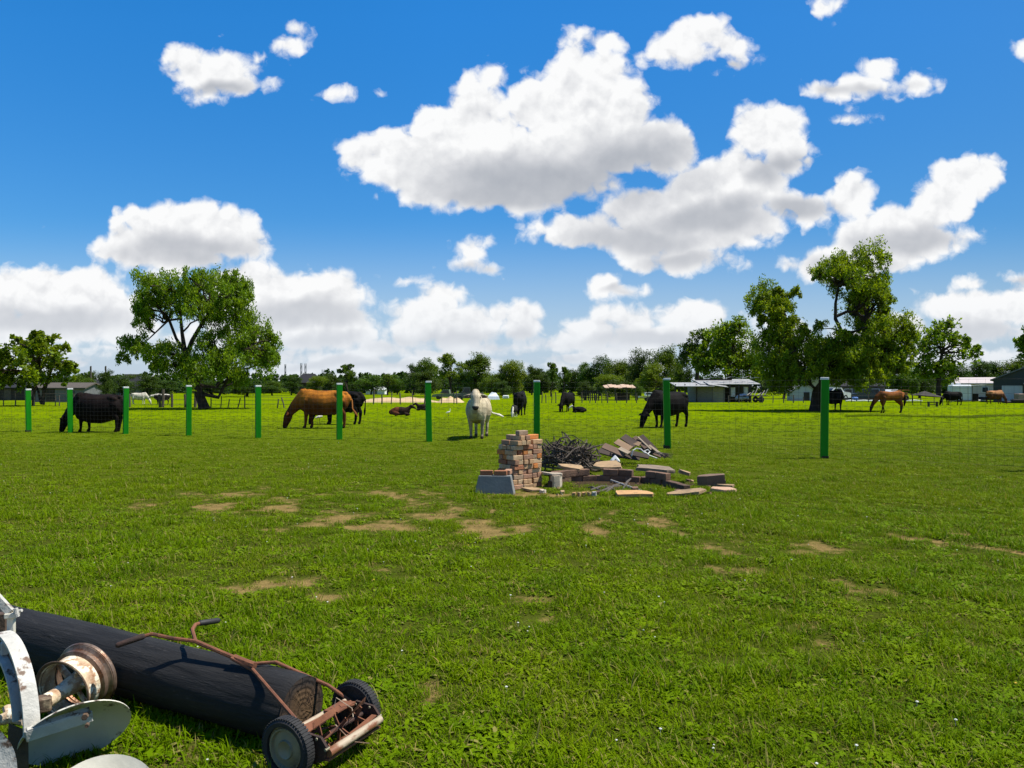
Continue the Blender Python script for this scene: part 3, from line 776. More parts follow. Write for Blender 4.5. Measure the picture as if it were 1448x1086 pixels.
    egret('white egret leaning under the belly of the orange brown cow', px(452, 599), R(30), .85)
    egret('white egret standing on the grass left of the white cow', px(634, 588.5), R(20), .62)
    egret('white egret standing far off in the pasture left of the orange brown cow', px(421, 561.5), R(160), .8)
# ------------------------------------------------------------------ brick stack, fire pit, heaps
def slab(name, label, cat, mat, xs, d, z0, th, depth, seed, tilt=(0, 0), yaw=0., group=None, n=7, rough=.24):
    """an irregular flagstone: photo x range xs at distance d, lying on z0"""
    r = random.Random(seed); cx = gx((xs[0]+xs[1])/2, d); w = (xs[1]-xs[0])/F*d/2
    poly = []
    for k in range(n):
        a = 2*math.pi*k/n+r.uniform(-.2, .2); q = 1+r.uniform(-rough, rough*.6)
        c, s = math.cos(a), math.sin(a); m = max(abs(c), abs(s))**.8
        poly.append((c*w*q/m*.86, s*depth/2*q/m*.86))
    b = MB(); b.prism(poly, 0, th*.5, 1.0); m = len(b.v)
    for i in range(m//2, m): b.v[i] = (b.v[i][0]*r.uniform(.97, 1.05), b.v[i][1]*r.uniform(.97, 1.05), b.v[i][2])
    b2 = MB(); b2.prism([(p[0]*r.uniform(.97, 1.02), p[1]*r.uniform(.97, 1.02)) for p in poly], th*.5, th, .985)
    b.add(b2.v, b2.f)
    for i, v in enumerate(b.v): b.v[i] = (v[0], v[1], v[2]+r.uniform(-.007, .007))
    o = b.build(name, mat, None, (cx, d, z0)); o.rotation_euler = (R(tilt[0]), R(tilt[1]), R(yaw))
    return tag(o, label, cat, group)

def build_bricks():
    cols = [('brick_buff', (.46, .30, .165), (.36, .22, .12)), ('brick_pink', (.40, .235, .15), (.30, .17, .11)), ('brick_red', (.34, .15, .08), (.26, .11, .06)),
            ('brick_orange', (.50, .20, .06), (.42, .15, .05)), ('brick_pale', (.50, .37, .23), (.41, .29, .17)), ('brick_grey', (.33, .24, .16), (.26, .18, .12))]
    mats = [pm(n, a, b, 9, .9, .006, c3=(.48, .37, .26), t3=(.62, .78), s3=4, vary=.16, spec=.1) for n, a, b in cols]
    wts = [42, 20, 6, 5, 18, 9]
    meshes = {}
    L, W, H = .198, .091, .071
    def brick(c, ang, mi, group, label, tip=(0, 0)):
        var = rnd.randrange(3)
        if (mi, var) not in meshes:
            b = MB(); b.box((0, 0, 0), (L, W, H), None, .006, .0025); me = b.mesh('brick'); me.materials.append(mats[mi]); meshes[(mi, var)] = me
        o = link('brick', meshes[(mi, var)]); o.location = c; o.rotation_euler = (tip[0], tip[1], ang)
        return tag(o, label, 'brick', group)
    base = Vector((gx(735, 11.9), 11.98, 0)); th = R(40)
    M = Matrix.Rotation(th, 3, 'Z')
    lab = 'buff or reddish brick laid in the tall brick stack'; grp = 'bricks of the tall stack'
    def stack(ox, oy, nx, ny, courses, phase, lean=0.):
        """courses of bricks filling nx*L by ny*L; only the outer ones that can be seen"""
        for k in range(courses):
            z = H/2+k*(H+.0065)+.0
            sx, sy = nx*L, ny*L
            jx = rnd.uniform(-.012, .012)+lean*k; jy = rnd.uniform(-.012, .012)
            along = (k+phase) % 2 == 0
            xs = []
            if along:
                na, nb = nx, max(1, round(sy/(W+.006)))
                for i in range(na):
                    for j in range(nb): xs.append(((i+.5)*L*1.03-sx/2, (j+.5)*(sy/nb)-sy/2, 0., i in (0, na-1) or j in (0, nb-1) or k >= courses-2))
            else:
                na, nb = max(1, round(sx/(W+.006))), ny
                for i in range(na):
                    for j in range(nb): xs.append(((i+.5)*(sx/na)-sx/2, (j+.5)*L*1.03-sy/2, R(90), i in (0, na-1) or j in (0, nb-1) or k >= courses-2))
            for (x, y, a, vis) in xs:
                if not vis: continue
                mi = rnd.choices(range(6), wts)[0]
                q = base + M @ Vector((ox+x+jx+rnd.uniform(-.012, .012), oy+y+jy+rnd.uniform(-.012, .012), 0)); q.z = z
                brick(q, th+a+R(rnd.uniform(-2.5, 2.5)), mi, grp, lab)
    stack(-.10, 0, 2, 2, 9, 0, .001); stack(.235, .02, 1, 2, 10, 1)
    zt = 9*(H+.0065)+H/2
    top = [(-.20, -.14, 90, 0), (-.10, -.13, 90, 4), (0.0, -.13, 90, 0), (-.20, .08, 90, 1), (-.10, .08, 90, 0), (0, .08, 90, 5)]
    for (x, y, a, mi) in top: brick(base+M @ Vector((x, y, 0))+Vector((0, 0, zt)), th+R(a), mi, grp, lab)
    z2 = zt+H+.0065
    for (x, y, a, mi) in [(-.12, -.12, 90, 0), (-.02, -.13, 90, 1), (-.10, .08, 90, 5), (.0, .08, 90, 0)]: brick(base+M @ Vector((x, y, 0))+Vector((0, 0, z2)), th+R(a), mi, grp, lab)
    z3 = z2+H+.0065
    brick(base+M @ Vector((-.07, -.13, 0))+Vector((0, 0, z3)), th+R(2), 5, None, 'greyish brick lying topmost on the left side of the brick stack')
    brick(base+M @ Vector((.23, -.05, 0))+Vector((0, 0, 10*(H+.0065)+H/2)), th+R(0), 3, None, 'bright orange brick lying on the right top of the brick stack')
    # grey block with bricks on it, in front of the stack's left side
    p = Vector((gx(700, 11.25), 11.32, 0))
    conc = pm('concrete', (.185, .19, .18), (.135, .14, .135), 7, .92, .004, c3=(.40, .40, .38), t3=(.6, .7), vary=.05)
    b = MB(); w0, w1 = .305, .245
    b.add([(-w0, -.11, -.02), (w0, -.11, -.02), (w0, .11, -.02), (-w0, .11, -.02), (-w1, -.07, .27), (w1, -.07, .27), (w1, .09, .27), (-w1, .09, .27)],
          [(3, 2, 1, 0), (4, 5, 6, 7), (0, 1, 5, 4), (1, 2, 6, 5), (2, 3, 7, 6), (3, 0, 4, 7)])
    o = b.build('concrete_block', conc, None, p, rz=R(-6)); o.data.materials[0] = conc
    bm = bmesh.new(); bm.from_mesh(o.data); bmesh.ops.bevel(bm, geom=bm.edges[:], offset=.008, segments=1, affect='EDGES'); bm.to_mesh(o.data); bm.free()
    tag(o, 'blue grey trapezoid concrete block at the foot of the brick stack', 'concrete block')
    Z = .27+H/2+.003
    brick(p+Vector((-.13, .01, Z)), R(-5), 2, None, 'dark red brick on the left of the grey concrete block')
    brick(p+Vector((.085, -.02, Z)), R(-7), 2, None, 'brown brick in the middle of the grey concrete block')
    brick(p+Vector((.20, .10, Z+.0)), R(80), 1, None, 'pinkish brick end on at the right of the grey concrete block')

def build_pit():
    tan = pm('flagstone_tan', (.36, .24, .12), (.24, .155, .08), 5, .9, .006, c3=(.13, .09, .055), t3=(.54, .68), s3=6, vary=.1)
    org = pm('flagstone_orange', (.46, .27, .11), (.37, .20, .08), 5, .9, .006, c3=(.20, .12, .06), t3=(.56, .7), s3=7, vary=.06)
    pale = pm('flagstone_pale', (.50, .43, .33), (.38, .31, .22), 6, .9, .006, c3=(.25, .20, .15), t3=(.62, .72), vary=.08)
    grey = pm('flagstone_grey', (.25, .19, .125), (.15, .11, .075), 6, .9, .008, c3=(.07, .055, .04), t3=(.54, .68), vary=.1)
    dark = pm('sooty_brick', (.17, .095, .055), (.075, .045, .03), 8, .95, .008, c3=(.24, .15, .10), t3=(.60, .72), s3=4, vary=.35)
    ash = pm('ash', (.034, .024, .014), (.062, .044, .026), 12, 1., .01, spec=0)
    # the pit floor: a shallow bed of ash and soil
    b = MB(); n = 40; pc = Vector((gx(885, 12.3), 12.3, 0))
    ring = [(pc.x+1.15*math.cos(a)*(1+.05*math.sin(3*a)), pc.y+.62*math.sin(a)*(1+.06*math.cos(2*a))) for a in [2*math.pi*k/n for k in range(n)]]
    b.prism(ring, -.02, .012); o = b.build('ash_bed', ash); tag(o, kind='structure')
    NO_GRASS.append((pc.x, pc.y+.1, .50)); NO_GRASS.append((pc.x-.6, pc.y+.15, .32)); NO_GRASS.append((pc.x+.6, pc.y+.1, .32))
    # sooty ring wall: two courses bent round the back and the right of the bed
    meshes = []
    for v in range(4):
        m = MB(); m.box((0, 0, 0), (.252, .11, .108), None, .006, .004); me = m.mesh('ring_brick'); me.materials.append(dark); meshes.append(me)
    def ringbrick(x, y, z, a, tip=0.):
        o = link('ring_brick', meshes[rnd.randrange(4)]); o.location = (x, y, z); o.rotation_euler = (R(rnd.uniform(-2, 2)), tip+R(rnd.uniform(-1.5, 1.5)), a)
        tag(o, 'soot darkened brick in the low ring wall of the fire pit', 'brick', 'bricks ringing the fire pit')
    path = [Vector((gx(x, d), d, 0)) for x, d in ((779, 11.9), (786, 12.35), (812, 12.62), (842, 12.72), (871, 12.66), (876, 12.65), (884, 12.62), (915, 12.45), (945, 12.0), (962, 11.6), (975, 11.3))]
    seg = []; tot = 0.
    for p, q in zip(path, path[1:]): seg.append((tot, p, q)); tot += (q-p).length
    def along(u):
        for (t0, p, q) in reversed(seg):
            if u >= t0: return p+(q-p)*((u-t0)/(q-p).length), math.atan2((q-p).y, (q-p).x)
    n = int(tot/.256)
    for c in range(2):
        for k in range(n):
            u = (k+.5+(.5 if c else 0))*.256
            if u > tot-.1 or (c == 1 and k >= n-3): continue
            q, a_ = along(u)
            if 872 < 724+q.x/q.y*F < 883 and c == 1: continue
            if c == 1 and rnd.random() < .18: continue
            ringbrick(q.x+rnd.uniform(-.008, .008), q.y+rnd.uniform(-.012, .012), .05+c*.111, a_)
    S_ = slab
    S_('flagstone', 'tan flagstone flat in the grass just right of the brick stack foot', 'flagstone', tan, (735, 771), 11.55, .0, .035, .30, 1, (3, 2))
    S_('flagstone', 'chalky white stone block standing under a thin pale slab', 'flagstone', pale, (776, 796), 11.95, -.01, .20, .2, 2, yaw=10, n=6)
    S_('flagstone', 'thin pale white slab tipped over the chalky block right of the brick stack', 'flagstone', pale, (762, 798), 12.05, .195, .03, .34, 3, (-2, 3), n=7)
    S_('flagstone', 'tan slab propped on the left end of the fire pit wall', 'flagstone', tan, (786, 832), 12.75, .20, .06, .5, 4, (6, 8), n=7)
    S_('flagstone', 'pale sandy peaked slab behind the fire pit wall', 'flagstone', tan, (835, 881), 13.2, .19, .05, .62, 5, (7, -2), n=8)
    S_('flagstone', 'orange tan slab lying in the grass at the front of the fire pit', 'flagstone', org, (868, 926), 10.95, .02, .04, .36, 6, (4, 0), n=8)
    S_('flagstone', 'long grey tan jagged slab raised behind the fire pit', 'flagstone', grey, (893, 961), 13.2, .13, .06, .5, 7, (5, 4), n=10, rough=.25)
    S_('flagstone', 'thin tan slab tilted at the right front of the fire pit', 'flagstone', tan, (934, 1000), 11.05, .03, .035, .34, 8, (4, -6), n=7)
    S_('flagstone', 'thick brown stone block at the right end of the fire pit', 'flagstone', pm('brown_stone', (.17, .105, .065), (.12, .075, .05), 6, .9, .008, c3=(.4, .31, .2), t3=(.62, .7)), (981, 1031), 12.1, .0, .185, .26, 9, (2, -3), n=7)
    S_('flagstone', 'thin yellowish slab lying at the foot of the thick brown stone', 'flagstone', tan, (1010, 1042), 11.8, .02, .045, .2, 10, (2, 0), yaw=4, n=6)
    S_('flagstone', 'pinkish tan slab furthest right of the fire pit', 'flagstone', pm('flagstone_pink', (.47, .30, .19), (.38, .23, .14), 6, .9, .006, vary=.05), (1002, 1045), 11.4, .01, .05, .28, 11, (3, 2), n=8)
    S_('flagstone', 'small white stone in the grass right of the concrete block', 'flagstone', pale, (762, 773), 11.3, 0, .05, .12, 12)
    S_('flagstone', 'small tan slab on the right part of the fire pit wall', 'flagstone', tan, (957, 977), 12.45, .16, .05, .3, 13, (3, 14))
    for i, x in enumerate((812, 819, 826, 833)):
        S_('pebble', 'pale broken brick piece in the short row in front of the fire pit', 'stone', tan if i % 2 else org, (x-4, x+3), 10.95+i*.02, 0, .055, .09, 20+i, group='row of brick pieces before the pit', n=6)
    S_('pebble', 'grey white round stone at the right end of the row of brick pieces', 'stone', pm('white_stone', (.42, .39, .33), (.32, .30, .26), 8), (836, 845), 11.0, 0, .06, .1, 28)
    # broken bits lying about
    r = random.Random(77); bits = []
    for v in range(4):
        m = MB(); w = .05+.02*v; pl = [(w*math.cos(a)*r.uniform(.6, 1.1), w*.7*math.sin(a)*r.uniform(.6, 1.1)) for a in [k*1.047 for k in range(6)]]; m.prism(pl, 0, .035+.012*v, .9)
        me = m.mesh('brick_fragment'); me.materials.append([tan, dark, grey, pale][v]); bits.append(me)
    for k in range(20):
        x, d = r.uniform(775, 1010), r.uniform(11.0, 12.6)
        o = link('brick_fragment', bits[r.choice((0, 1, 1, 1))]); o.location = (gx(x, d), d, .0); o.rotation_euler = (r.uniform(-.2, .2), r.uniform(-.2, .2), r.uniform(0, 6.28)); o.scale = (r.uniform(.6, 1.3),)*3
        tag(o, 'small broken piece of brick or stone strewn in and around the fire pit', 'rubble', 'broken pieces in the fire pit')
    metal = pm('old_pipe', (.46, .43, .38), (.32, .29, .25), 12, .55, .002, metal=.3, c3=(.18, .1, .06), t3=(.56, .64))
    b = MB(); b.tube([at(864, 679, 12.5), at(917, 697.5, 11.3)], .016, 8); o = b.build('metal_pipe', metal, smooth=True); tag(o, 'pale grey metal pipe slanting across the fire pit', 'pipe')
    stick = pm('charred_stick', (.05, .04, .032), (.10, .085, .07), 14, .9, .004)
    for i, (a, bb) in enumerate((((842, 698, 11.3), (885, 686, 12.2)), ((880, 694, 11.6), (893, 676, 12.6)), ((850, 691, 11.8), (872, 694, 11.6)), ((835, 693, 11.6), (868, 688, 12.1)), ((856, 697, 11.4), (880, 683, 12.3)), ((872, 690, 12.0), (902, 694, 11.5)), ((826, 690, 11.9), (850, 694, 11.6)))):
        b = MB(); p0, p1 = at(*a), at(*bb); m = (p0+p1)/2+Vector((0, .02, .03)); b.tube([p0, m, p1], [.017, .02, .012], 6)
        o = b.build('stick', stick); tag(o, 'charred stick lying in the ashes of the fire pit', 'stick', 'sticks in the fire pit')

def build_heaps():
    bark = pm('dry_branch', (.115, .090, .066), (.058, .045, .033), 12, .95, .004, stretch=(1, 1, .5), c3=(.20, .165, .125), t3=(.6, .7), s3=5)
    r = random.Random(5)
    # tangled heap on a metal stand
    c = Vector((gx(803, 13.9), 13.9, 0)); b = MB()
    for k in range(300):
        a = r.uniform(0, 6.283); q = math.sqrt(r.random()); x = .50*q*math.cos(a); y = .40*q*math.sin(a)
        z = .19+(.43*(1-q*q*.85))*r.random()**.6
        d = Vector((-math.sin(a)+r.gauss(0, .7), math.cos(a)*.7+r.gauss(0, .7), r.gauss(0, .35))).normalized()
        L = r.uniform(.16, .42); w = Vector((r.gauss(0, .09), r.gauss(0, .09), r.gauss(0, .09)))
        p = Vector((x, y, z)); rad = r.uniform(.006, .017)
        pts = [p-d*L/2, p-d*L/6+w, p+d*L/6+w*1.2, p+d*L/2-w*.3]
        for q_ in pts: q_.z = max(q_.z, .16)
        b.tube(pts, [rad, rad, rad*.9, rad*.5], 5)
    for k in range(45):       # whips that stick out
        a = r.uniform(0, 6.283); p = Vector((.4*math.cos(a), .3*math.sin(a), .44)); d = Vector((math.cos(a)*.6, math.sin(a)*.6, r.uniform(.2, 1.3))).normalized()
        L = r.uniform(.12, .27); b.tube([p, p+d*L*.6, p+d*L+Vector((r.gauss(0, .05), 0, r.gauss(0, .05)))], [.008, .006, .002], 4)
    o = b.build('brush_pile', bark, None, c, smooth=True); tag(o, 'tangled round heap of dry grey branches on a low metal stand', 'brush pile')
    st = pm('sooty_iron', (.025, .02, .018), (.05, .032, .022), 14, .7, .003)
    t_ = thing('fire_stand', 'low dark metal stand with thin legs carrying the heap of branches', 'stand', c)
    m = MB(); n = 28
    m.lathe([(.50, .135), (.52, .135), (.52, .165), (.50, .165)], (0, 0, 0), (0, 0, 1), 28)
    for k in range(7): m.box((-.45+.15*k, 0, .15), (.014, 2*math.sqrt(max(.01, .5**2-(.45-.15*k)**2)), .014))
    m.build('grate', st, t_)
    for k in range(4):
        a = .5+k*1.571; l = MB(); l.tube([(.49*math.cos(a), .49*math.sin(a), .14), (.54*math.cos(a), .54*math.sin(a), -.01)], .013, 6); l.build('leg', st, t_)
    # smaller heap right of it
    c = Vector((gx(834, 14.4), 14.4, 0)); b = MB()
    for k in range(90):
        a = r.uniform(0, 6.283); q = math.sqrt(r.random()); p = Vector((.34*q*math.cos(a), .25*q*math.sin(a), .02+.2*(1-q)*r.random()))
        d = Vector((r.gauss(0, 1), r.gauss(0, .7), r.gauss(0, .25))).normalized(); L = r.uniform(.14, .34); w = Vector((r.gauss(0, .05), r.gauss(0, .05), abs(r.gauss(0, .05)))); rad = r.uniform(.005, .012)
        b.tube([p-d*L/2, p+w, p+d*L/2], [rad, rad, rad*.4], 5)
    for k in range(5): x = r.uniform(-.2, .2); b.tube([(x, 0, .0), (x+r.uniform(-.06, .06), .0, r.uniform(.25, .4))], [.01, .004], 5)
    o = b.build('brush_pile', bark, None, c, smooth=True); tag(o, 'small low heap of twigs between the round heap and the planks', 'brush pile')
    # plank heap
    wood = [pm('plank_tan', (.28, .18, .10), (.20, .125, .07), 6, .85, .004, stretch=(.25, 2, 2), c3=(.12, .08, .05), t3=(.62, .74), vary=.15),
            pm('plank_dark', (.075, .05, .036), (.045, .032, .025), 6, .9, .004, stretch=(.25, 2, 2), vary=.2),
            pm('plank_pale', (.38, .30, .20), (.27, .20, .13), 6, .85, .004, stretch=(.25, 2, 2), vary=.1),
            pm('plank_brown', (.16, .10, .065), (.11, .07, .045), 6, .9, .004, stretch=(.25, 2, 2), vary=.2)]
    D = 15.6
    # ends in the photo (x,y) upper-left and lower-right, distance of each end, width, material, label
    specs = [((853, 630), (884, 643), D-.1, D-.35, .17, 3, 'reddish brown plank lying lowest at the left front of the plank heap'),
             ((871, 624), (892, 635), D, D-.25, .16, 0, 'tan plank sloping on the left half of the plank heap'),
             ((876, 634), (890, 641), D-.2, D-.45, .10, 2, 'short light plank end at the front of the plank heap'),
             ((881, 617), (900, 630), D+.1, D-.1, .18, 1, 'dark board with pale edge raised at the peak of the plank heap'),
             ((887, 622), (905, 629), D+.05, D-.1, .13, 0, 'tan board behind the peak of the plank heap'),
             ((897, 618), (914, 634), D+.2, D-.15, .10, 3, 'brown board leaning in the middle of the plank heap'),
             ((905, 617), (926, 638), D+.25, D-.1, .16, 1, 'dark board leaning on the right half of the plank heap'),
             ((902, 618), (921, 636), D+.1, D-.2, .035, 2, 'narrow pale batten sloping down the right of the plank heap'),
             ((847, 637), (872, 644), D+.3, D+.1, .16, 1, 'blackened board at the left end of the plank heap'),
             ((918, 630), (941, 647), D, D-.4, .05, 2, 'thin weathered whitish lath at the right end of the plank heap'),
             ((888, 640), (918, 646), D-.35, D-.5, .14, 1, 'black board lying under the front of the plank heap'),
             ((864, 641), (905, 647), D+.1, D-.0, .20, 1, 'wide black board at the bottom of the plank heap'),
             ((905, 634), (936, 645), D+.1, D-.2, .12, 3, 'brown board lying low at the right of the plank heap')]
    for (a, b_, d0, d1, w, mi, lab) in specs:
        p0, p1 = at(*a, d0), at(*b_, d1); p1.z = max(p1.z, .03)
        ax = (p1-p0); L = ax.length; ax, sd, up = basis(ax, Vector((-.25, -.6, 1)))
        M = Matrix((ax, sd, up)).transposed(); b = MB(); b.box((0, 0, 0), (L, w, .028), None, .003, .003)
        o = b.build('plank', wood[mi]); o.matrix_world = Matrix.Translation((p0+p1)/2) @ M.to_4x4(); tag(o, lab, 'plank')
    hose = pm('pale_hose', (.52, .51, .47), (.40, .39, .36), 12, .6, 0)
    b = MB(); pts = [at(x, y, d) for x, y, d in ((893, 645, 15.0), (895, 637, 15.0), (900, 634, 15.05), (906, 635, 15.0), (911, 640, 14.95), (916, 642, 14.95), (919, 639, 15.0), (916, 636, 15.05), (911, 638, 15.0), (918, 644, 14.9), (929, 648, 14.9))]
    b.tube(pts, .014, 7); o = b.build('hose', hose, smooth=True); tag(o, 'pale looped hose lying on the front of the plank heap', 'hose')
    b = MB(); b.tube([at(866, 652, 15.0), at(870, 648, 15.05), at(874, 652, 15.0)], [.05, .07, .04], 7, round_=True); o = b.build('paper_scrap', pm('white_scrap', (.7, .7, .68), (.55, .55, .54), 9), smooth=True)
    tag(o, 'small crumpled white scrap in the grass left of the plank heap', 'scrap')
    b = MB()
    for k in range(16): b.tube([at(925+k*.6, 640, 15.3), at(938+r.uniform(0, 14), 645+r.uniform(-3, 4), 15.1)], [.012, .004], 5)
    o = b.build('brush_pile', bark); tag(o, 'spray of thin twigs poking from the right end of the plank heap', 'brush pile')
# ------------------------------------------------------------------ log, reel mower, disc plough
def log_material(name, col, col2, end=False):
    m, t, out = material(name); p = coord(t)
    if end:
        s = t.sep(p); rr = t.m('SQRT', t.m('ADD', t.m('MULTIPLY', s[1], s[1]), t.m('MULTIPLY', s[2], s[2])))
        w = t.noise(p, 9, 4, .6); ring = t.m('SINE', t.m('MULTIPLY_ADD', rr, 260., t.m('MULTIPLY', w, 14.)))
        c = t.mix(t.rng(ring, -1, 1, .42, .58), col, col2); c = t.mix(t.rng(t.m('ADD', rr, t.m('MULTIPLY', t.m('SUBTRACT', w, .5), .09)), .075, .115), c, (.02, .017, .015))
        c = t.mix(t.rng(t.noise(p, 14, 5, .65), .45, .65, 0, .8), c, (.06, .036, .02))
        crack = t.rng(t.voro(t.v('MULTIPLY', p, (1, 1, 1)), 16, 0, .5, 'DISTANCE_TO_EDGE'), .0, .02, 1, 0)
        c = t.mix(t.m('MULTIPLY', crack, .45), c, (.012, .01, .008))
        h = t.m('SUBTRACT', t.m('MULTIPLY', ring, .35), t.m('MULTIPLY', crack, 3.))
        t.l.new(principled(t, c, .9, 0, .2, bump(t, h, .003)), out.inputs[0]); return m
    # local x runs along the trunk
    q = t.v('MULTIPLY', p, (.55, 5., 5.)); n = t.noise(q, 5, 7, .68, .6)
    crack = t.rng(t.noise(t.v('MULTIPLY', p, (.35, 6, 6)), 2.0, 4, .55, .7), .64, .67)
    c = t.mix(t.rng(n, .35, .7), col, col2)
    c = t.mix(t.rng(t.noise(q, 16, 4, .7), .62, .70, 0, .5), c, (.07, .065, .06))
    c = t.mix(t.m('MULTIPLY', crack, .7), c, (.003, .003, .003))
    h = t.m('SUBTRACT', t.m('ADD', n, t.m('MULTIPLY', t.noise(q, 22, 4, .7), .4)), t.m('MULTIPLY', crack, 1.6))
    t.l.new(principled(t, c, .72, 0, .22, bump(t, h, .010, .9)), out.inputs[0]); return m

def build_log():
    e = Vector((-.95, 3.345, .148)); d = Vector((-.897, .442, .008)).normalized(); L = 3.2
    root = thing('log', 'charred black timber log lying in the grass behind the reel mower', 'log', e); root.rotation_euler = Matrix(basis(-d)).transposed().to_euler()
    n = 56; N = 90; V = []; Q = []
    for i in range(N+1):
        x = -L*i/N; rr = .148+.010*i/N
        for k in range(n):
            a = 2*math.pi*k/n; w = .0055*mnoise.noise((x*1.3, math.cos(a)*2, math.sin(a)*2))+.004*mnoise.noise((x*3., math.cos(a)*7, math.sin(a)*7))
            if i == 0: w -= .008
            V.append((x, (rr+w)*math.cos(a), (rr+w)*math.sin(a)))
    for i in range(N):
        for k in range(n): Q.append((i*n+k, i*n+(k+1) % n, (i+1)*n+(k+1) % n, (i+1)*n+k))
    me = np_mesh('charred_surface', V, Q); me.polygons.foreach_set('use_smooth', [True]*len(me.polygons))
    me.materials.append(log_material('charred_wood', (.010, .0095, .009), (.021, .020, .0185))); link('charred_surface', me, root)
    V = [(0, 0, 0)]; Fc = []
    for j, f in enumerate((.3, .6, .85, 1.0)):
        for k in range(n):
            a = 2*math.pi*k/n; r_ = f*.1425; V.append((.004*(1-f)+(.003*mnoise.noise((f*9, k, 0))), r_*math.cos(a), r_*math.sin(a)))
    b = MB(); b.v = V
    b.f = [(0, 1+k, 1+(k+1) % n) for k in range(n)]+[(1+j*n+k, 1+(j+1)*n+k, 1+(j+1)*n+(k+1) % n, 1+j*n+(k+1) % n) for j in range(3) for k in range(n)]
    me = bpy.data.meshes.new('end_grain'); me.from_pydata(b.v, [], b.f); me.update(); me.materials.append(log_material('end_grain_wood', (.10, .06, .028), (.06, .036, .018), True)); link('end_grain', me, root)

def build_mower():
    A = Vector((-.918, 3.03, .125)); B = Vector((-.72, 3.41, .125)); ax = (B-A).normalized(); fw = Vector((ax.y, -ax.x, 0))
    M0 = (A+B)/2; M0.z = 0; half = (B-A).length/2; yaw = math.atan2(fw.y, fw.x)
    # local frame: +X forward, +Y along the axle (away from us)
    root = thing('reel_mower', 'old rusty push reel mower with black tyres leaning its handle over the log', 'lawn mower', M0, yaw)
    def L(p): p = Vector(p)-M0; return Vector((p.dot(fw), p.dot(ax), p.z))
    ca, sa = math.cos(R(24)), math.sin(R(24))
    def tilt(b):      # the handle lies low, so the frame is pitched up about the axle
        b.v = [(x*ca-(z-.125)*sa, y, .125+x*sa+(z-.125)*ca) for x, y, z in b.v]; return b
    rub = pm('tyre_rubber', (.014, .014, .015), (.022, .021, .020), 18, .8, .003)
    hub = pm('hub_metal', (.26, .235, .15), (.18, .155, .10), 9, .6, .002, metal=.25, c3=(.09, .06, .035), t3=(.6, .7))
    hubd = pm('dark_hub', (.030, .030, .030), (.02, .02, .02), 10, .55, .002)
    rust = pm('rust', (.19, .072, .032), (.115, .042, .02), 16, .85, .003, c3=(.055, .025, .015), t3=(.58, .68), s3=9)
    rustd = pm('dark_rust', (.05, .024, .016), (.022, .013, .010), 16, .85, .003)
    chrome = pm('worn_roller', (.40, .33, .23), (.28, .21, .14), 10, .6, .003, c3=(.17, .068, .03), t3=(.45, .54), s3=9, stretch=(1, .5, 1))
    grip = pm('rubber_grip', (.015, .014, .014), (.022, .02, .02), 20, .6, .002)
    for s, hm in ((-1, hub), (1, hubd)):
        w = MB(); c = Vector((0, s*half, .125))
        w.lathe([(.094, -.024), (.112, -.027), (.122, -.018), (.125, 0), (.122, .018), (.112, .027), (.094, .024)], c, (0, s, 0), 40)
        for k in range(56):     # tread lugs
            a = 2*math.pi*k/56; w.box(c+Vector((math.cos(a)*.1225, 0, math.sin(a)*.1225)), (.008, .042, .009), Matrix.Rotation(-a, 3, 'Y'))
        wh = w.build('wheel', rub, root, smooth=True)
        h = MB()
        h.lathe([(.002, .010), (.030, .014), (.036, .020), (.040, .012), (.074, .006), (.078, .017), (.084, .017), (.088, .009), (.096, .010), (.096, -.012), (.002, -.012)], c, (0, s, 0), 40, False)
        for k in range(22):
            a = 2*math.pi*k/22; h.box(c+Vector((math.cos(a)*.081, s*.0145, math.sin(a)*.081)), (.016, .006, .0035), Matrix.Rotation(-a+.9, 3, 'Y'))
        h.build('hub', hm, wh, smooth=True)
    # side plates with rivets
    for s in (-1, 1):
        m = MB(); y = s*(half-.045)
        m.add([(q[0], y+dy, q[1]) for dy in (-.006, .006) for q in ((-.05, .07), (.03, .03), (.13, .03), (.165, .075), (.15, .12), (.06, .165), (-.04, .14))],
              [tuple(range(7))[::-1], tuple(range(7, 14))]+[(i, (i+1) % 7, 7+(i+1) % 7, 7+i) for i in range(7)])
        sp = tilt(m).build('side_plate', rustd, root)
        for q in ((.0, .08), (.06, .15), (.13, .12), (.16, .07)):
            e = MB(); e.tube([(q[0], y-.012, q[1]), (q[0], y+.012, q[1])], .006, 8); tilt(e).build('bolt', hub, sp)
    # reel: shaft, spiders and four twisted blades
    sh = MB(); c = Vector((.085, 0, .105)); sh.tube([c+Vector((0, -half+.04, 0)), c+Vector((0, half-.04, 0))], .009, 8); tilt(sh).build('reel_shaft', rustd, root)
    for k in range(5):
        m = MB(); n = 12; V = []
        for i in range(n+1):
            y = -half+.06+(2*half-.12)*i/n; a = k*1.2566+.9*i/n
            for r_ in (.052, .080): V.append(c+Vector((math.cos(a)*r_, y, math.sin(a)*r_)))
        m.add(V, [(2*i, 2*i+1, 2*i+3, 2*i+2) for i in range(n)])
        V2 = [v+Vector((.0035, 0, .0035)) for v in V]; m.add(V2, [(2*i+2, 2*i+3, 2*i+1, 2*i) for i in range(n)])
        tilt(m).build('reel_blade', rust, root)
    for y in (-.11, 0, .11):
        m = MB()
        for k in range(5):
            a = k*1.2566+.9*(y+half)/(2*half); m.box(c+Vector((math.cos(a)*.03, y, math.sin(a)*.03)), (.06, .005, .016), Matrix.Rotation(-a, 3, 'Y'))
        tilt(m).build('spider', rust, root)
    # roller in front and tie bar behind
    m = MB(); m.tube([(.172, -half+.05, .122), (.176, half-.045, .128)], [.0175, .0165], 14); m.build('roller', chrome, root, smooth=True)
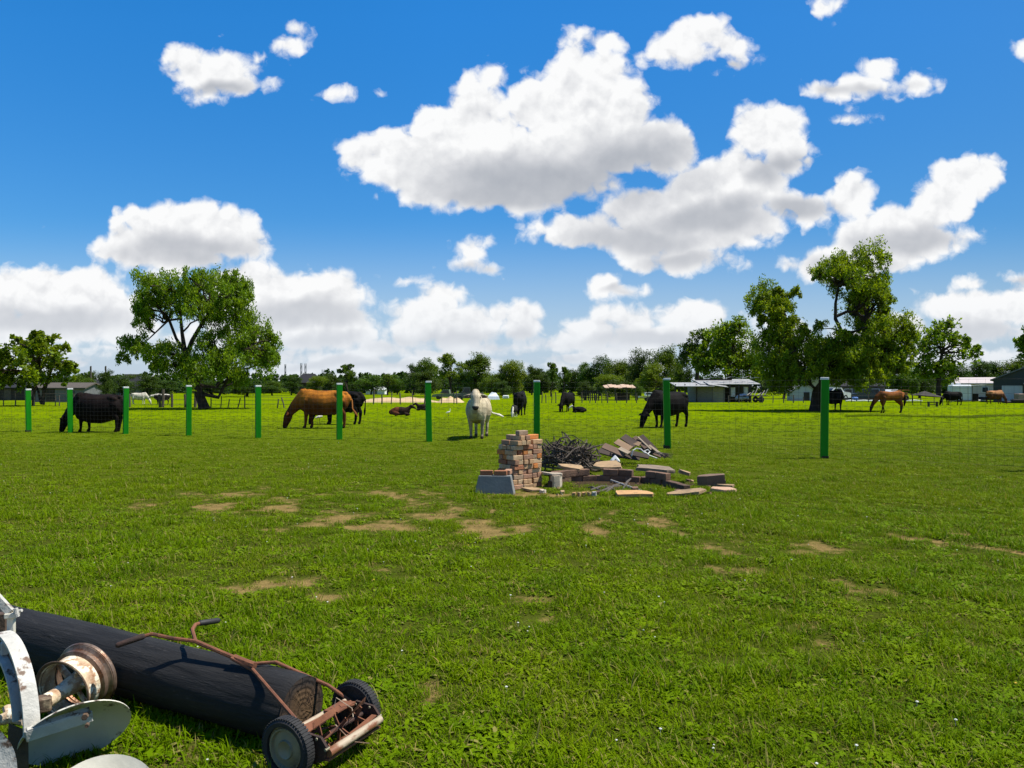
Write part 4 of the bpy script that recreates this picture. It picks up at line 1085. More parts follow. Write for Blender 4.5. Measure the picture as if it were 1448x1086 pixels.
    m = MB(); m.tube([(-.01, -half+.05, .172), (.01, half-.06, .178)], .012, 10); tilt(m).build('tie_bar', chrome, root, smooth=True)
    m = MB(); m.box((.115, 0, .035), (.07, 2*half-.09, .008), Matrix.Rotation(.25, 3, 'Y')); tilt(m).build('bed_knife', rust, root)
    m = MB(); m.box((.02, -half+.13, .165), (.075, .11, .006), Matrix.Rotation(.5, 3, 'Y')); m.box((.05, half-.14, .175), (.08, .12, .006), Matrix.Rotation(.3, 3, 'Y')); tilt(m).build('guard_plate', rust, root)
    m = MB(); m.tube([(.05, .03, .17), (.07, .05, .22), (.10, .09, .15), (.13, .05, .12)], .0022, 5); m.tube([(.12, -.05, .13), (.15, -.02, .04), (.22, .0, .01)], .0022, 5); tilt(m).build('wire_scrap', chrome, root)
    # handle: two struts, shaft and a T of bent grips
    J = Vector((-1.215, 3.43, .318)); K = Vector((-1.536, 3.59, .372))
    m = MB(); m.tube([L(A)+Vector((-.0, .045, .10)), L(J)+Vector((.03, -.012, -.014)), L(J+(K-J)*.3)+Vector((0, -.010, 0))], .0088, 8); m.build('strut', rust, root, smooth=True)
    m = MB(); m.tube([L(B)+Vector((.0, -.03, .04)), L(B)+Vector((-.12, -.05, .10)), L(J+Vector((.10, .06, -.01))), L(J)+Vector((.0, .012, 0)), L(J+(K-J)*.3)+Vector((0, .010, .004))], .0088, 8); m.build('strut', rust, root, smooth=True)
    m = MB(); m.tube([L(J)+Vector((.02, 0, 0)), L(J+(K-J)*.5), L(K)], [.011, .0105, .0105], 8); m.tube([L(J)+Vector((.03, 0, 0)), L(J+(K-J)*.25)], .0165, 8); m.build('shaft', rust, root, smooth=True)
    r1 = [K+(J-K)*.08, K, Vector((-1.60, 3.70, .392)), Vector((-1.612, 3.765, .397)), Vector((-1.595, 3.80, .395))]
    m = MB(); m.tube([L(q) for q in r1], .0095, 8); h1 = m.build('handle_arm', rust, root, smooth=True)
    m = MB(); m.tube([L((-1.598, 3.795, .395)), L((-1.548, 3.89, .378))], [.0145, .0145], 10, round_=True); m.build('grip', grip, h1, smooth=True)
    r2 = [K+(J-K)*.08, K, Vector((-1.66, 3.60, .384)), Vector((-1.765, 3.625, .396)), Vector((-1.81, 3.60, .388))]
    m = MB(); m.tube([L(q) for q in r2], .0095, 8); h2 = m.build('handle_arm', rust, root, smooth=True)
    m = MB(); m.tube([L((-1.80, 3.605, .390)), L((-1.89, 3.55, .368))], [.0145, .0135], 10, round_=True); m.build('grip', rustd, h2, smooth=True)

def build_plough():
    white = pm('worn_white_paint', (.54, .52, .46), (.36, .345, .30), 9, .6, .004, c3=(.12, .07, .042), t3=(.57, .63), s3=12, vary=0)
    dingy = pm('dingy_white_paint', (.60, .57, .47), (.48, .45, .36), 5, .55, .002, c3=(.07, .042, .026), t3=(.58, .66), s3=11)
    rusty = pm('flaking_rust', (.24, .10, .04), (.60, .50, .33), 16, .8, .005, c3=(.66, .60, .46), t3=(.50, .56), s3=18)
    brown = pm('brown_iron', (.06, .038, .026), (.12, .075, .045), 12, .75, .004, c3=(.30, .24, .15), t3=(.63, .7))
    steel = pm('rim_steel', (.27, .19, .14), (.16, .105, .07), 10, .42, .002, metal=.55, c3=(.13, .055, .025), t3=(.48, .6), s3=10)
    C = Vector((-2.05, 3.1, 0)); root = thing('disc_plough', 'old white painted disc plough with rusty wheel rim at the near end of the log', 'plough', C)
    def L(p): return Vector(p)-C
    # --- rolling discs
    def disc(c, n, r_, mat, name='disc'):
        m = MB(); prof = []
        K = 10
        for i in range(K+1): q = i/K; prof.append((r_*q, -.075*(1-q*q)))
        for i in range(K, -1, -1): q = i/K; prof.append((r_*q*.995, -.075*(1-q*q)-.006))
        m.lathe(prof, c, n, 48, True); return m.build(name, mat, root, smooth=True)
    view = Vector((-.5, .86, 0)).normalized(); side = Vector((.86, .5, 0))
    n1 = Vector((.5*math.cos(R(38)), -.86*math.cos(R(38)), -math.sin(R(38))))
    n1 = Matrix.Rotation(R(-13), 3, view) @ n1
    c1 = at(108, 1037, 3.1)
    d1 = disc(L(c1), n1, .208, dingy)
    m = MB(); m.tube([L(c1)-n1*.078+n1*.0, L(c1)-n1*.05], [.045, .03], 12); m.build('disc_boss', brown, d1, smooth=True)
    disc(L(at(140, 1138, 2.78)), Vector((.25, -.5, .83)), .20, dingy)
    disc(L(at(-82, 1112, 2.6)), Vector((.55, -.75, .35)), .22, white)
    # --- bracket arm to the disc
    a, b_ = at(36, 1042, 2.93), at(131, 1012, 3.06); ax, sd, up = basis(b_-a, (0, -.25, 1)); Mx = Matrix((ax, sd, up)).transposed()
    m = MB(); m.box(L((a+b_)/2), ((b_-a).length, .012, .050), Mx, .003); m.box(L((a+b_)/2)+up*.027-sd*.0+sd*.012, ((b_-a).length*.94, .035, .007), Mx, .002); arm = m.build('disc_arm', white, root)
    m = MB(); q = at(124, 1024, 3.02); m.tube([L(q), L(q)+Vector((.006, -.018, 0))], .008, 8); q = at(121, 1012, 3.02); m.tube([L(q), L(q)+Vector((.006, -.018, 0))], .013, 6); m.build('bolt', brown, arm)
    # --- curved beam: an arc of channel, its outer flange turned to the sun
    cen = at(46, 1036, 2.95)-.325*Vector((.76, -.65, 0)); vx = Vector((.76, -.65, .0)).normalized(); vz = Vector((0, 0, 1)); vn = Vector((.65, .76, 0)).normalized()
    def arc(r0, r1, t0, t1, off, th, name, mat):
        m = MB(); n = 30; V = []
        for i in range(n+1):
            a_ = R(t0+(t1-t0)*i/n); u = vx*math.cos(a_)+vz*math.sin(a_)
            for (rr, o) in ((r0, off), (r1, off), (r1, off+th), (r0, off+th)): V.append(L(cen+u*rr+vn*o))
        fs = [(4*i+k, 4*i+(k+1) % 4, 4*i+4+(k+1) % 4, 4*i+4+k) for i in range(n) for k in range(4)]+[(3, 2, 1, 0), (4*n, 4*n+1, 4*n+2, 4*n+3)]
        m.add(V, fs); return m.build(name, mat, root)
    arc(.312, .325, -2, 112, -.030, .058, 'beam', white)
    arc(.250, .310, 5, 112, -.012, .014, 'beam_web', brown)
    arc(.236, .249, 8, 112, -.045, .055, 'beam_rail', white)
    # shank under the beam
    a = at(28, 1040, 2.98); m = MB(); m.add([L(at(x, y, d)) for d in (2.97, 3.0) for x, y in ((12, 1022), (40, 1034), (41, 1110), (8, 1110))],
        [(0, 1, 2, 3), (7, 6, 5, 4), (0, 4, 5, 1), (1, 5, 6, 2), (2, 6, 7, 3), (3, 7, 4, 0)]); m.build('shank', brown, root)
    m = MB(); m.tube([L(at(-5, 1020, 3.05)), L(at(18, 1012, 3.08)), L(at(36, 1020, 3.05))], [.02, .03, .018], 10); m.tube([L(at(10, 1000, 3.1)), L(at(14, 1018, 3.06))], .017, 8); m.build('axle_clamp', rusty, root, smooth=True)
    # upright bracket top left
    m = MB(); a, b_ = at(-22, 826, 3.25), at(15, 866, 3.25); ax, sd, up = basis(b_-a, (0, -1, .3)); m.box(L((a+b_)/2), ((b_-a).length, .035, .02), Matrix((ax, sd, up)).transposed(), .003); hb = m.build('hitch_bar', white, root)
    m = MB(); m.box(L(at(16, 889, 3.27)), (.028, .03, .17), R(20), .003); m.box(L(at(17, 869, 3.26)), (.05, .05, .022), R(20), .003); m.build('upright', dingy, root)
    m = MB(); m.tube([L(at(22, 860, 3.24)), L(at(25, 872, 3.24))], .009, 8); m.tube([L(at(20, 866, 3.25)), L(at(31, 863, 3.25))], .007, 8); m.build('bolt', white, hb)
    m = MB(); m.box(L(at(2, 885, 3.4)), (.05, .04, .12), R(15), .004); m.build('hitch_block', brown, root)
    m = MB(); m.box(L(at(8, 916, 3.12)), (.035, .03, .055), R(30), .004); m.build('lug', white, root)
    # --- rusty wheel rim lying on its side
    axis = Vector((-.22, -.96, -.12)).normalized(); c = at(106, 966, 3.6)
    def prof(r_): return r_
    m = MB(); m.lathe([(.158, -.080), (.166, -.084), (.170, -.076), (.166, -.066), (.150, -.060), (.143, -.045), (.146, -.035), (.146, -.028), (.128, -.02), (.124, -.012), (.128, -.012), (.150, -.024), (.150, -.040), (.148, -.048), (.154, -.055), (.164, -.060)], L(c), axis, 48)
    rim = m.build('wheel_rim', steel, root, smooth=True)
    m = MB(); m.lathe([(.128, -.022), (.126, .030), (.128, .062), (.136, .075), (.140, .072), (.133, .058), (.131, .030), (.133, -.022)], L(c), axis, 48); m.build('rim_barrel', rusty, rim, smooth=True)
    m = MB(); m.lathe([(.133, .060), (.150, .074), (.153, .080), (.150, .083), (.138, .076), (.130, .066)], L(c), axis, 48); m.build('rim_flange', brown, rim, smooth=True)
    m = MB(); m.tube([L(c)-axis*.05, L(c)+axis*.02, L(c)+axis*.10, L(c)+axis*.17], [.05, .045, .034, .036], 14)
    for k in range(5):
        a_ = k*1.2566; ax_, s_, u_ = basis(axis); m.tube([L(c)+s_*math.cos(a_)*.03+u_*math.sin(a_)*.03, L(c)-axis*.02+s_*math.cos(a_)*.125+u_*math.sin(a_)*.125], [(.022, .012), (.016, .01)], 8)
    m.build('hub', rusty, rim, smooth=True)
    m = MB(); q = L(c)+axis*.19; m.box(q, (.075, .06, .07), R(30), .008); m.tube([q, q+Vector((-.10, -.02, -.02))], .02, 8); m.build('axle_block', brown, root)
# ------------------------------------------------------------------ trees
def leaf_material(name, a, b, tr=.35, rough=.5):
    if name in MATS: return MATS[name]
    m, t, out = material(name); a = tuple(q*f for q, f in zip(a, (2.35, 2.05, .5))); b = tuple(q*f for q, f in zip(b, (2.35, 2.05, .5))); r = t.n.new('ShaderNodeNewGeometry').outputs['Random Per Island']
    n = t.noise(coord(t), .55, 3, .6)
    c = t.mix(t.rng(n, .35, .65), a, b); hs = t.n.new('ShaderNodeHueSaturation'); t.l.new(c, hs.inputs['Color'])
    t.put(hs.inputs['Value'], t.m('MULTIPLY_ADD', r, .9, .5)); t.put(hs.inputs['Hue'], t.m('MULTIPLY_ADD', orand(t), .03, .485)); c = hs.outputs[0]
    bs = principled(t, c, rough, 0, .2); tl = t.n.new('ShaderNodeBsdfTranslucent'); t.l.new(t.mix(1.0, c, (1.3, 1.25, .5), 'MULTIPLY'), tl.inputs[0])
    x = t.n.new('ShaderNodeMixShader'); x.inputs[0].default_value = tr+.12; t.l.new(bs, x.inputs[1]); t.l.new(tl.outputs[0], x.inputs[2]); t.l.new(x.outputs[0], out.inputs[0])
    MATS[name] = m; return m

def leaves(rg, centers, per, spread, ln, wd, droop=.0, flat=.0):
    """centres (n,4: x,y,z,r) -> crown mesh arrays of diamond leaves"""
    C = np.repeat(np.asarray(centers), per, axis=0); n = len(C)
    off = rg.normal(size=(n, 3)); off /= np.linalg.norm(off, axis=1)[:, None]; off *= (rg.random(n)**.45)[:, None]*C[:, 3:4]*spread
    off[:, 2] *= 1+droop*.7
    pos = C[:, :3]+off
    d = rg.normal(size=(n, 3)); d[:, 2] -= droop*2.2; d[:, 2] *= (1-flat*.6); d /= np.linalg.norm(d, axis=1)[:, None]
    q = rg.normal(size=(n, 3)); q[:, 2] += .6*(1-droop); s = np.cross(d, q); s /= np.linalg.norm(s, axis=1)[:, None]+1e-6
    l = (ln*(.6+.8*rg.random(n)))[:, None]; w = (wd*(.6+.8*rg.random(n)))[:, None]
    V = np.stack([pos-d*l/2, pos+s*w/2, pos+d*l/2, pos-s*w/2], 1).reshape(-1, 3)
    Q = np.arange(n*4).reshape(-1, 4); return V, Q

def subclumps(rg, cl, m, rr=(.28, .46), squash=1., gap=.2):
    """break every cluster (x,y,z,r) into m leaf clumps near its shell"""
    out = []
    for (x, y, z, r) in cl:
        for _ in range(m):
            v = rg.normal(size=3); v /= np.linalg.norm(v)
            if v[2] < -.5 and rg.random() < .6: v[2] *= -1
            q = r*(.45+.55*rg.random())
            if rg.random() < gap: continue
            out.append((x+v[0]*q, y+v[1]*q, z+v[2]*q*squash, r*rg.uniform(*rr)))
    return out

def limb(b, r, p0, p1, r0, r1, n=6, wob=.08):
    p0, p1 = Vector(p0), Vector(p1); L = (p1-p0).length; pts = []; rad = []
    for i in range(n+1):
        f = i/n; j = Vector((r.gauss(0, 1), r.gauss(0, 1), r.gauss(0, .6)))*L*wob*math.sin(f*math.pi)
        pts.append(p0.lerp(p1, f)+j+Vector((0, 0, L*.06*math.sin(f*math.pi)))); rad.append(r0+(r1-r0)*f)
    b.tube(pts, rad, 7); return pts

def photo_tree(name, label, cat, d, base_px, clusters, trunk, leaf, bark, seed, ln=.2, wd=.08, per=34, m=16, droop=0., depth=.9, gap=.2, extra_branches=(), group=None, tw=3, fill=.5, holes=(), cr=(.28, .5)):
    """clusters (px x, px y, px r) seen in the photo at distance d; trunk = list of (px x, px y, px width)"""
    r = random.Random(seed); rg = np.random.default_rng(seed); k = d/F
    bx = gx(base_px, d); root = thing(name, label, cat, (bx, d, 0), 0, group)
    X0, X1 = min(c[0] for c in clusters), max(c[0] for c in clusters); mid = (X0+X1)/2; hw = (X1-X0)/2+1
    cl = []
    clusters = list(clusters); n0 = len(clusters)
    for i in range(n0):          # close the gaps between neighbouring clumps
        for j in range(i):
            a, c = clusters[i], clusters[j]; q = math.hypot(a[0]-c[0], a[1]-c[1])
            if 14 < q < 44 and r.random() < fill:
                mx, my = (a[0]+c[0])/2, (a[1]+c[1])/2
                if any(math.hypot(mx-h[0], my-h[1]) < h[2] for h in holes): continue
                clusters.append((mx, my, min(a[2], c[2])*.8))
    for (x, y, rr) in clusters:
        span = math.sqrt(max(.05, 1-((x-mid)/hw)**2))*hw*k*depth*.62
        cl.append((gx(x, d)-bx, r.uniform(-1, 1)*span, CH-(y-HOR)*k, rr*k))
        if rr > 17: cl.append((gx(x, d)-bx+r.uniform(-.4, .4)*rr*k, r.uniform(-1, 1)*span*1.2, CH-(y-HOR)*k-r.uniform(0, .3)*rr*k, rr*k*.85))
    sub = subclumps(rg, cl, m, gap=gap, rr=cr)
    V, Q = leaves(rg, sub, per, 1.0, ln, wd, droop)
    me = np_mesh('crown', V, Q); me.materials.append(leaf); link('crown', me, root)
    b = MB(); tp = [Vector((gx(x, d)-bx, 0, max(-.05, CH-(y-HOR)*k))) for x, y, w in trunk]; tr_ = [w*k/2 for x, y, w in trunk]
    b.tube(tp, tr_, 12)
    for path in extra_branches:
        pp = [Vector((gx(x, d)-bx, dy, CH-(y-HOR)*k)) for x, y, w, dy in path]; b.tube(pp, [w*k/2 for x, y, w, dy in path], 8)
    ends = tp[len(tp)//2:]+[Vector((gx(q[0], d)-bx, q[3], CH-(q[1]-HOR)*k)) for path in extra_branches for q in path[1:]]
    for (x, y, z, rr) in cl:
        c = Vector((x, y, z)); s = min(ends, key=lambda e: (e-c).length+max(0, e.z-c.z)*1.2)
        L = (c-s).length; w0 = min(.02*L+.03, tr_[-1]*1.1+.03)
        pts = limb(b, r, s, c, w0, w0*.45, 5)
        for _ in range(tw):
            v = Vector((r.gauss(0, 1), r.gauss(0, 1), r.gauss(.25, .8))).normalized(); limb(b, r, pts[r.choice((3, 4, 5))], c+v*rr*r.uniform(.6, 1.05), w0*.36, .008, 3, .1)
    b.build('trunk', bark, root, smooth=True)
    return root

def proto_tree(seed, h, w, style, leaf, bark):
    """a background tree with crown and trunk; style: round / tall / loose"""
    r = random.Random(seed); rg = np.random.default_rng(seed); cl = []
    th = h*(.10 if style != 'loose' else .34)
    n = 20 if style != 'loose' else 12
    for i in range(n):
        z = th+(h-th)*(.12+.80*r.random()); f = (z-th)/(h-th)
        prof = math.sin(math.pi*min(1, .16+.80*f))**.7 if style != 'tall' else (1.1-f)**.8
        a = r.uniform(0, 6.283); q = w/2*prof*r.uniform(.15, .78)
        cl.append((q*math.cos(a), q*math.sin(a), z, w*r.uniform(.15, .24)*(1 if style != 'loose' else .72)))
    sub = subclumps(rg, cl, 16, gap=.1 if style != 'loose' else .25, rr=(.34, .56))
    ls = max(.22, h*.030)
    V, Q = leaves(rg, sub, 44, 1.0, ls, ls*.6, .05)
    me = np_mesh('crown', V, Q); me.materials.append(leaf)
    b = MB(); top = Vector((r.uniform(-.1, .1)*w, 0, th+(h-th)*.55)); tp = limb(b, r, (0, 0, -.05), top, h*.022+.06, h*.01, 6, .03)
    for (x, y, z, rr) in cl: limb(b, r, tp[r.choice((2, 3, 4, 5))], (x, y, z), h*.008+.02, .015, 4)
    mt = b.mesh('trunk', True); mt.materials.append(bark)
    return me, mt, h, w

def build_trees():
    bark = pm('tree_bark', (.050, .038, .028), (.028, .021, .016), 3, .95, .03, stretch=(2, 2, .5), spec=.1)
    lf1 = leaf_material('willowy_leaves', (.050, .098, .014), (.078, .125, .016), .36)
    lf2 = leaf_material('right_tree_leaves', (.044, .094, .012), (.070, .120, .014), .36)
    lf3 = leaf_material('broad_leaves', (.045, .090, .010), (.068, .110, .012), .32)
    # big left tree
    C1 = [(235,402,24),(214,418,20),(256,416,24),(282,398,18),(300,402,22),(322,396,18),(336,420,20),(200,440,18),(270,430,22),(292,440,20),(318,446,24),(345,446,20),(366,468,20),(340,478,26),(310,478,20),
          (196,462,16),(186,488,15),(178,508,11),(205,485,13),(376,498,18),(360,510,24),(386,514,13),(330,515,26),(300,500,22),(235,500,20),(252,512,24),(222,514,16),(270,525,18),(300,532,20),(345,535,16),(320,538,16),(238,528,14),(215,434,16),(232,440,14),(380,480,12),(330,400,12),(350,425,12)]
    photo_tree('pasture_tree', 'large spreading tree standing alone in the pasture left of the orange brown cow', 'tree', 57.7, 288, C1,
               [(289,579,17),(287,572,14),(282,558,12),(278,545,12),(272,525,10),(265,505,9),(258,488,8)], lf1, bark, 3, .23, .08, 46, 16, .75, gap=.18, fill=.68, cr=(.22, .44), holes=((254,466,11),(205,520,8)), tw=2,
               extra_branches=[[(261,495,7,0),(255,470,5,.3),(250,440,4,.6),(247,415,2.5,.8)],[(264,503,8,0),(275,482,6,-.4),(288,465,5,-.8),(302,445,3,-1)],[(262,500,5,0),(245,478,4,.5),(232,450,4,.8),(222,455,2,1)],
                               [(276,540,7,0),(300,525,5,-.6),(330,505,3.5,-1),(350,495,2,-1.2)],[(278,545,6,0),(302,548,4,.6),(318,520,3,.8)],[(250,450,3,.5),(232,452,3,.7),(212,470,2,.8),(195,485,1.5,.9)],[(281,556,6,0),(306,562,5,.4),(312,548,4,.5),(322,528,2,.6)]])
    # big right tree
    C2 = [(1190,376,22),(1214,366,22),(1234,376,18),(1162,382,15),(1182,400,22),(1210,402,26),(1240,410,22),(1226,434,22),(1198,422,16),(1250,424,12),(1172,392,10),
          (1092,410,20),(1076,424,18),(1106,420,18),(1122,416,10),(1086,444,16),(1110,448,12),(1070,440,9),
          (1110,476,26),(1086,490,22),(1130,480,20),(1146,500,22),(1110,512,28),(1082,516,20),(1140,526,20),(1165,486,20),(1186,492,24),(1216,492,26),(1240,500,22),(1200,520,26),(1170,522,22),(1236,522,18),
          (1256,462,22),(1276,462,16),(1286,478,12),(1266,490,22),(1282,508,13),(1262,520,15),(1246,450,18),(1226,462,14),(1275,526,9),(1118,534,18),(1090,530,14),(1215,530,14),(1160,465,12),(1095,462,16),(1116,458,12),(1100,526,18),(1130,538,15),(1200,534,18),(1232,530,15),(1168,536,12),(1250,512,16),(1185,505,20),(1218,508,20),(1222,540,15),(1246,532,15),(1270,512,14),(1192,543,12),(1108,545,12),(1240,480,20),(1215,470,18)]
    photo_tree('pasture_tree', 'large tree with a tall bent upper limb standing alone in the right of the pasture', 'tree', 52.3, 1151, C2,
               [(1152,583,17),(1153,572,14),(1155,556,13),(1160,540,12),(1170,525,10),(1182,510,8)], lf2, bark, 8, .22, .078, 44, 15, .5, gap=.2, fill=.6, tw=2, cr=(.24, .46), holes=((1194,452,16),(1150,440,30),(1135,410,22),(1150,470,16),(1240,450,8)),
               extra_branches=[[(1180,512,7,0),(1190,490,6,-.3),(1186,470,5,-.5),(1177,452,5,-.5),(1178,430,4,-.4),(1184,405,3,-.2)],[(1179,448,4.5,-.5),(1192,442,4,-.6),(1205,442,3.5,-.6),(1218,455,3,-.4),(1235,470,2,-.2)],
                               [(1156,548,8,0),(1135,520,6,.5),(1122,480,4,.8),(1118,452,3.5,.9),(1100,425,2.5,1)],[(1160,540,8,0),(1195,530,6,-.6),(1235,505,4,-.8),(1258,480,2.5,-.9)],[(1155,550,6,0),(1125,530,4,-.6),(1095,510,3,-.9)],[(1232,505,3,-.6),(1252,520,4,-.4),(1262,530,3,-.3),(1270,520,2,0)]])
    # bushy trees beside them
    C3 = [(1040,478,26),(1012,482,22),(1060,492,22),(1000,502,22),(1030,505,28),(1065,515,22),(990,520,16),(1010,525,22),(1045,528,24),(1075,530,16),(1040,460,14),(1022,468,12),(985,508,12)]
    photo_tree('leafy_tree', 'broad bright green tree behind the grey shed, left of the big right tree', 'tree', 100, 1032, C3, [(1034,562,9),(1033,545,8),(1030,520,6)], lf3, bark, 12, .42, .2, 26, 13, .1)
    C3b = [(982,488,14),(972,498,14),(990,478,14),(1005,474,12),(968,512,13),(1000,490,14)]
    photo_tree('leafy_tree', 'dark blue green tree showing behind the broad tree above the grey shed', 'tree', 125, 985, C3b, [(985,562,7),(986,540,6),(986,515,5)], leaf_material('dark_leaves', (.022, .048, .012), (.032, .060, .014), .25), bark, 13, .45, .22, 26, 13, .1)
    C4 = [(1316,474,18),(1342,470,20),(1324,494,22),(1356,486,16),(1350,508,18),(1316,512,18),(1372,500,9),(1302,494,13),(1335,525,16),(1308,530,14),(1362,474,8),(1330,462,9),(1380,494,6),(1345,535,14)]
    photo_tree('leafy_tree', 'loose broad leaved tree left of the white trailer', 'tree', 82, 1327, C4, [(1327,562,7),(1327,545,6),(1329,520,5),(1332,500,4)], lf3, bark, 14, .38, .20, 26, 12, .0, gap=.3, fill=.2)
    C5 = [(50,486,15),(35,498,18),(72,498,15),(88,510,13),(14,508,16),(56,508,20),(30,522,20),(0,520,18),(78,522,15),(95,522,8),(60,528,18),(10,530,16),(45,476,9),(82,492,8),(0,505,10),(-20,520,20),(-25,500,14),(40,538,14),(20,540,12),(72,538,12),(92,534,10),(4,541,12),(100,516,7),(28,486,10),(64,478,8)]
    photo_tree('leafy_tree', 'multi stemmed broad leaved tree at the far left edge beyond the fence', 'tree', 67, 54, C5, [(47,573,4),(48,555,4),(52,535,4),(56,515,3)], lf3, bark, 15, .34, .20, 26, 12, .05, gap=.3, fill=.15,
               extra_branches=[[(60,572,6,0),(60,555,5,.2),(64,535,4,.4),(72,512,3,.5)],[(55,570,3.5,.3),(50,552,3,.4),(36,530,3,.6),(20,515,2,.8)]])
    C6 = [(1452,472,12),(1460,490,16),(1448,505,12),(1465,520,18),(1446,482,8)]
    photo_tree('leafy_tree', 'tree cut by the right edge of the photo behind the dark barn', 'tree', 100, 1458, C6, [(1458,562,7),(1458,530,6),(1458,500,4)], lf3, bark, 16, .45, .22, 24, 12, .1)
    # --- the belt of trees across the back
    dark = leaf_material('belt_dark', (.015, .034, .011), (.023, .045, .012), .2); midg = leaf_material('belt_green', (.026, .056, .011), (.040, .070, .012), .25); ylw = leaf_material('belt_light', (.044, .080, .012), (.062, .094, .014), .28)
    protos = {}
    for i, (st, lf) in enumerate((('round', dark), ('round', midg), ('loose', ylw), ('tall', dark), ('round', ylw), ('loose', midg))):
        protos[i] = [proto_tree(300+i*10+j, 10, 9 if st == 'round' else 7.5, st, lf, bark) for j in range(2)]
    BELT = [ # x, top y, width px, distance, kind, label
     (412,533,30,170,0,'low dark tree far off just right of the big left tree'),(450,534,26,160,4,'light green bush like tree above the back of the orange brown cow'),(436,531,30,215,0,'dark rounded tree beside the distant dark roof'),
     (470,531,30,190,0,'dark round tree right of the distant dark roof'),(492,515,32,175,5,'loose crowned tree rising over the belt behind the black cow rump'),(500,534,44,185,0,'low dark tree under the loose crowned tree'),
     (525,532,36,180,1,'mid green low tree in the belt right of the loose crowned tree'),(548,530,26,170,5,'small loose tree in the belt above the lying brown calf'),(562,532,30,185,1,'small rounded green tree in the belt above the lying calves'),
     (585,518,34,165,0,'dark dome shaped tree in the belt left of the post by the white cow'),(606,512,40,150,1,'mid green tree right behind the post left of the white cow'),(604,526,44,140,0,'dark shaded tree low behind the post left of the white cow'),
     (637,502,38,118,2,'tall light green tree with a thin trunk left of the white cow'),(676,506,50,140,1,'big rounded green tree behind the white cow'),(662,526,46,150,0,'dark low tree right above the white cow'),(700,530,34,130,1,'low bushy green tree right of the white cow'),
     (727,514,36,130,4,'yellow green rounded tree behind the black cow seen from behind'),(716,518,30,134,0,'dark tree touching the yellow green rounded tree on its left'),(752,520,30,175,0,'dark tree just left of the middle green post'),
     (779,513,22,140,5,'small upright tree right of the middle green post'),(797,519,20,142,5,'slender tree next to the small upright tree'),(765,526,40,180,0,'low dark tree behind the middle green post'),(820,524,40,170,0,'low dark tree in the belt left of the rusty roofed shelter'),
     (848,509,46,160,0,'dark rounded tree above the rusty roofed shelter'),(832,516,30,165,1,'green tree left of the dark rounded tree over the shelter'),(872,514,40,150,1,'mid green tree above the right of the rusty roofed shelter'),(862,532,40,130,4,'light green bush behind the rusty roofed shelter'),
     (905,500,44,140,0,'tall dark green tree above the white boat'),(938,497,46,130,1,'tall mid green tree above the post by the planks'),(925,518,44,125,4,'light green tree low behind the white boat'),(960,510,34,135,0,'dark tree between the tall green tree and the grey shed'),(885,516,36,155,0,'dark tree left of the tall dark green tree'),
     (1108,520,50,115,0,'dark tree filling the gap behind the big right tree on its left'),(1185,520,50,118,0,'dark tree behind the trunk of the big right tree'),(1230,518,50,120,0,'dark tree behind the dark roofed house'),(1275,516,46,112,1,'green tree behind the horse and the orange wagon'),
     (1300,522,40,118,0,'dark tree left of the loose broad leaved tree'),(1355,520,40,120,0,'dark tree behind the loose broad leaved tree'),(1388,512,36,150,0,'dark tree above the beige mobile home'),(1405,514,30,152,3,'dark pointed tree right of the beige mobile home'),
     (1432,512,44,150,1,'mid green tree above the dark barn roof'),
     (8,532,40,105,0,'dark low tree at the far left edge'),(35,536,40,110,0,'dark low tree behind the multi stemmed tree'),(85,534,44,100,0,'dark spreading tree right of the multi stemmed tree'),(112,532,30,112,1,'green low tree left of the utility poles'),
     (130,528,22,160,0,'dark treetop at the foot of the left utility pole'),(152,526,24,75,0,'dark shrubby tree in front of the dark house roofs'),(192,532,24,150,1,'green tree right of the dark hipped roof under the big left tree'),(225,538,50,125,0,'dark tree behind the left side of the big left tree'),(350,540,60,140,0,'dark low tree behind the right side of the big left tree'),
     (385,541,34,160,1,'low green tree at the right foot of the big left tree'),(300,540,60,150,0,'dark tree behind the trunk of the big left tree'),
     (172,533,34,118,0,'dark tree standing before the larger dark hip roofed house on its left side'),(206,531,36,112,0,'dark tree standing before the larger dark hip roofed house on its right side'),(122,537,30,96,1,'green tree hiding the right end of the long low left shed'),
     (828,541,24,98,0,'low dark bushy tree left of the rusty roofed shelter beside the slatted pen'),(902,543,18,99,1,'low green bushy tree between the rusty roofed shelter and the white boat'),(872,540,44,106,0,'dark bushy tree directly behind the rusty roofed shelter'),(712,540,26,122,0,'dark bushy tree behind the white tent')]
    r = random.Random(21)
    for (x, top, w, d, kd, lab) in BELT:
        cm, tm, h0, w0 = r.choice(protos[kd]); h = CH+(HOR-top)/F*d; ww = w/F*d*1.3
        root = thing('background_tree', lab, 'tree', (gx(x, d), d, -.02), r.uniform(0, 6.28), 'belt of trees behind the pasture'); root.scale = (ww/w0, ww/w0, h/h0)
        link('crown', cm, root); link('trunk', tm, root)
    # continuous low wood behind, one mass
    rg = np.random.default_rng(5); cl = []
    for _ in range(1000):
        d = rg.uniform(225, 265); x = rg.uniform(-250, 1700); h = CH+(HOR-rg.uniform(528, 540))/F*d
        cl.append((gx(x, d), d, rg.uniform(.15, .85)*h, rg.uniform(1.4, 2.5)))
    V, Q = leaves(rg, subclumps(rg, cl, 9, gap=.1), 20, 1.0, 1.0, .7, 0)
    me = np_mesh('woodland', V, Q); me.materials.append(dark); o = link('woodland', me); tag(o, 'dark low wood closing the far side of the pasture', 'woodland', kind='stuff')
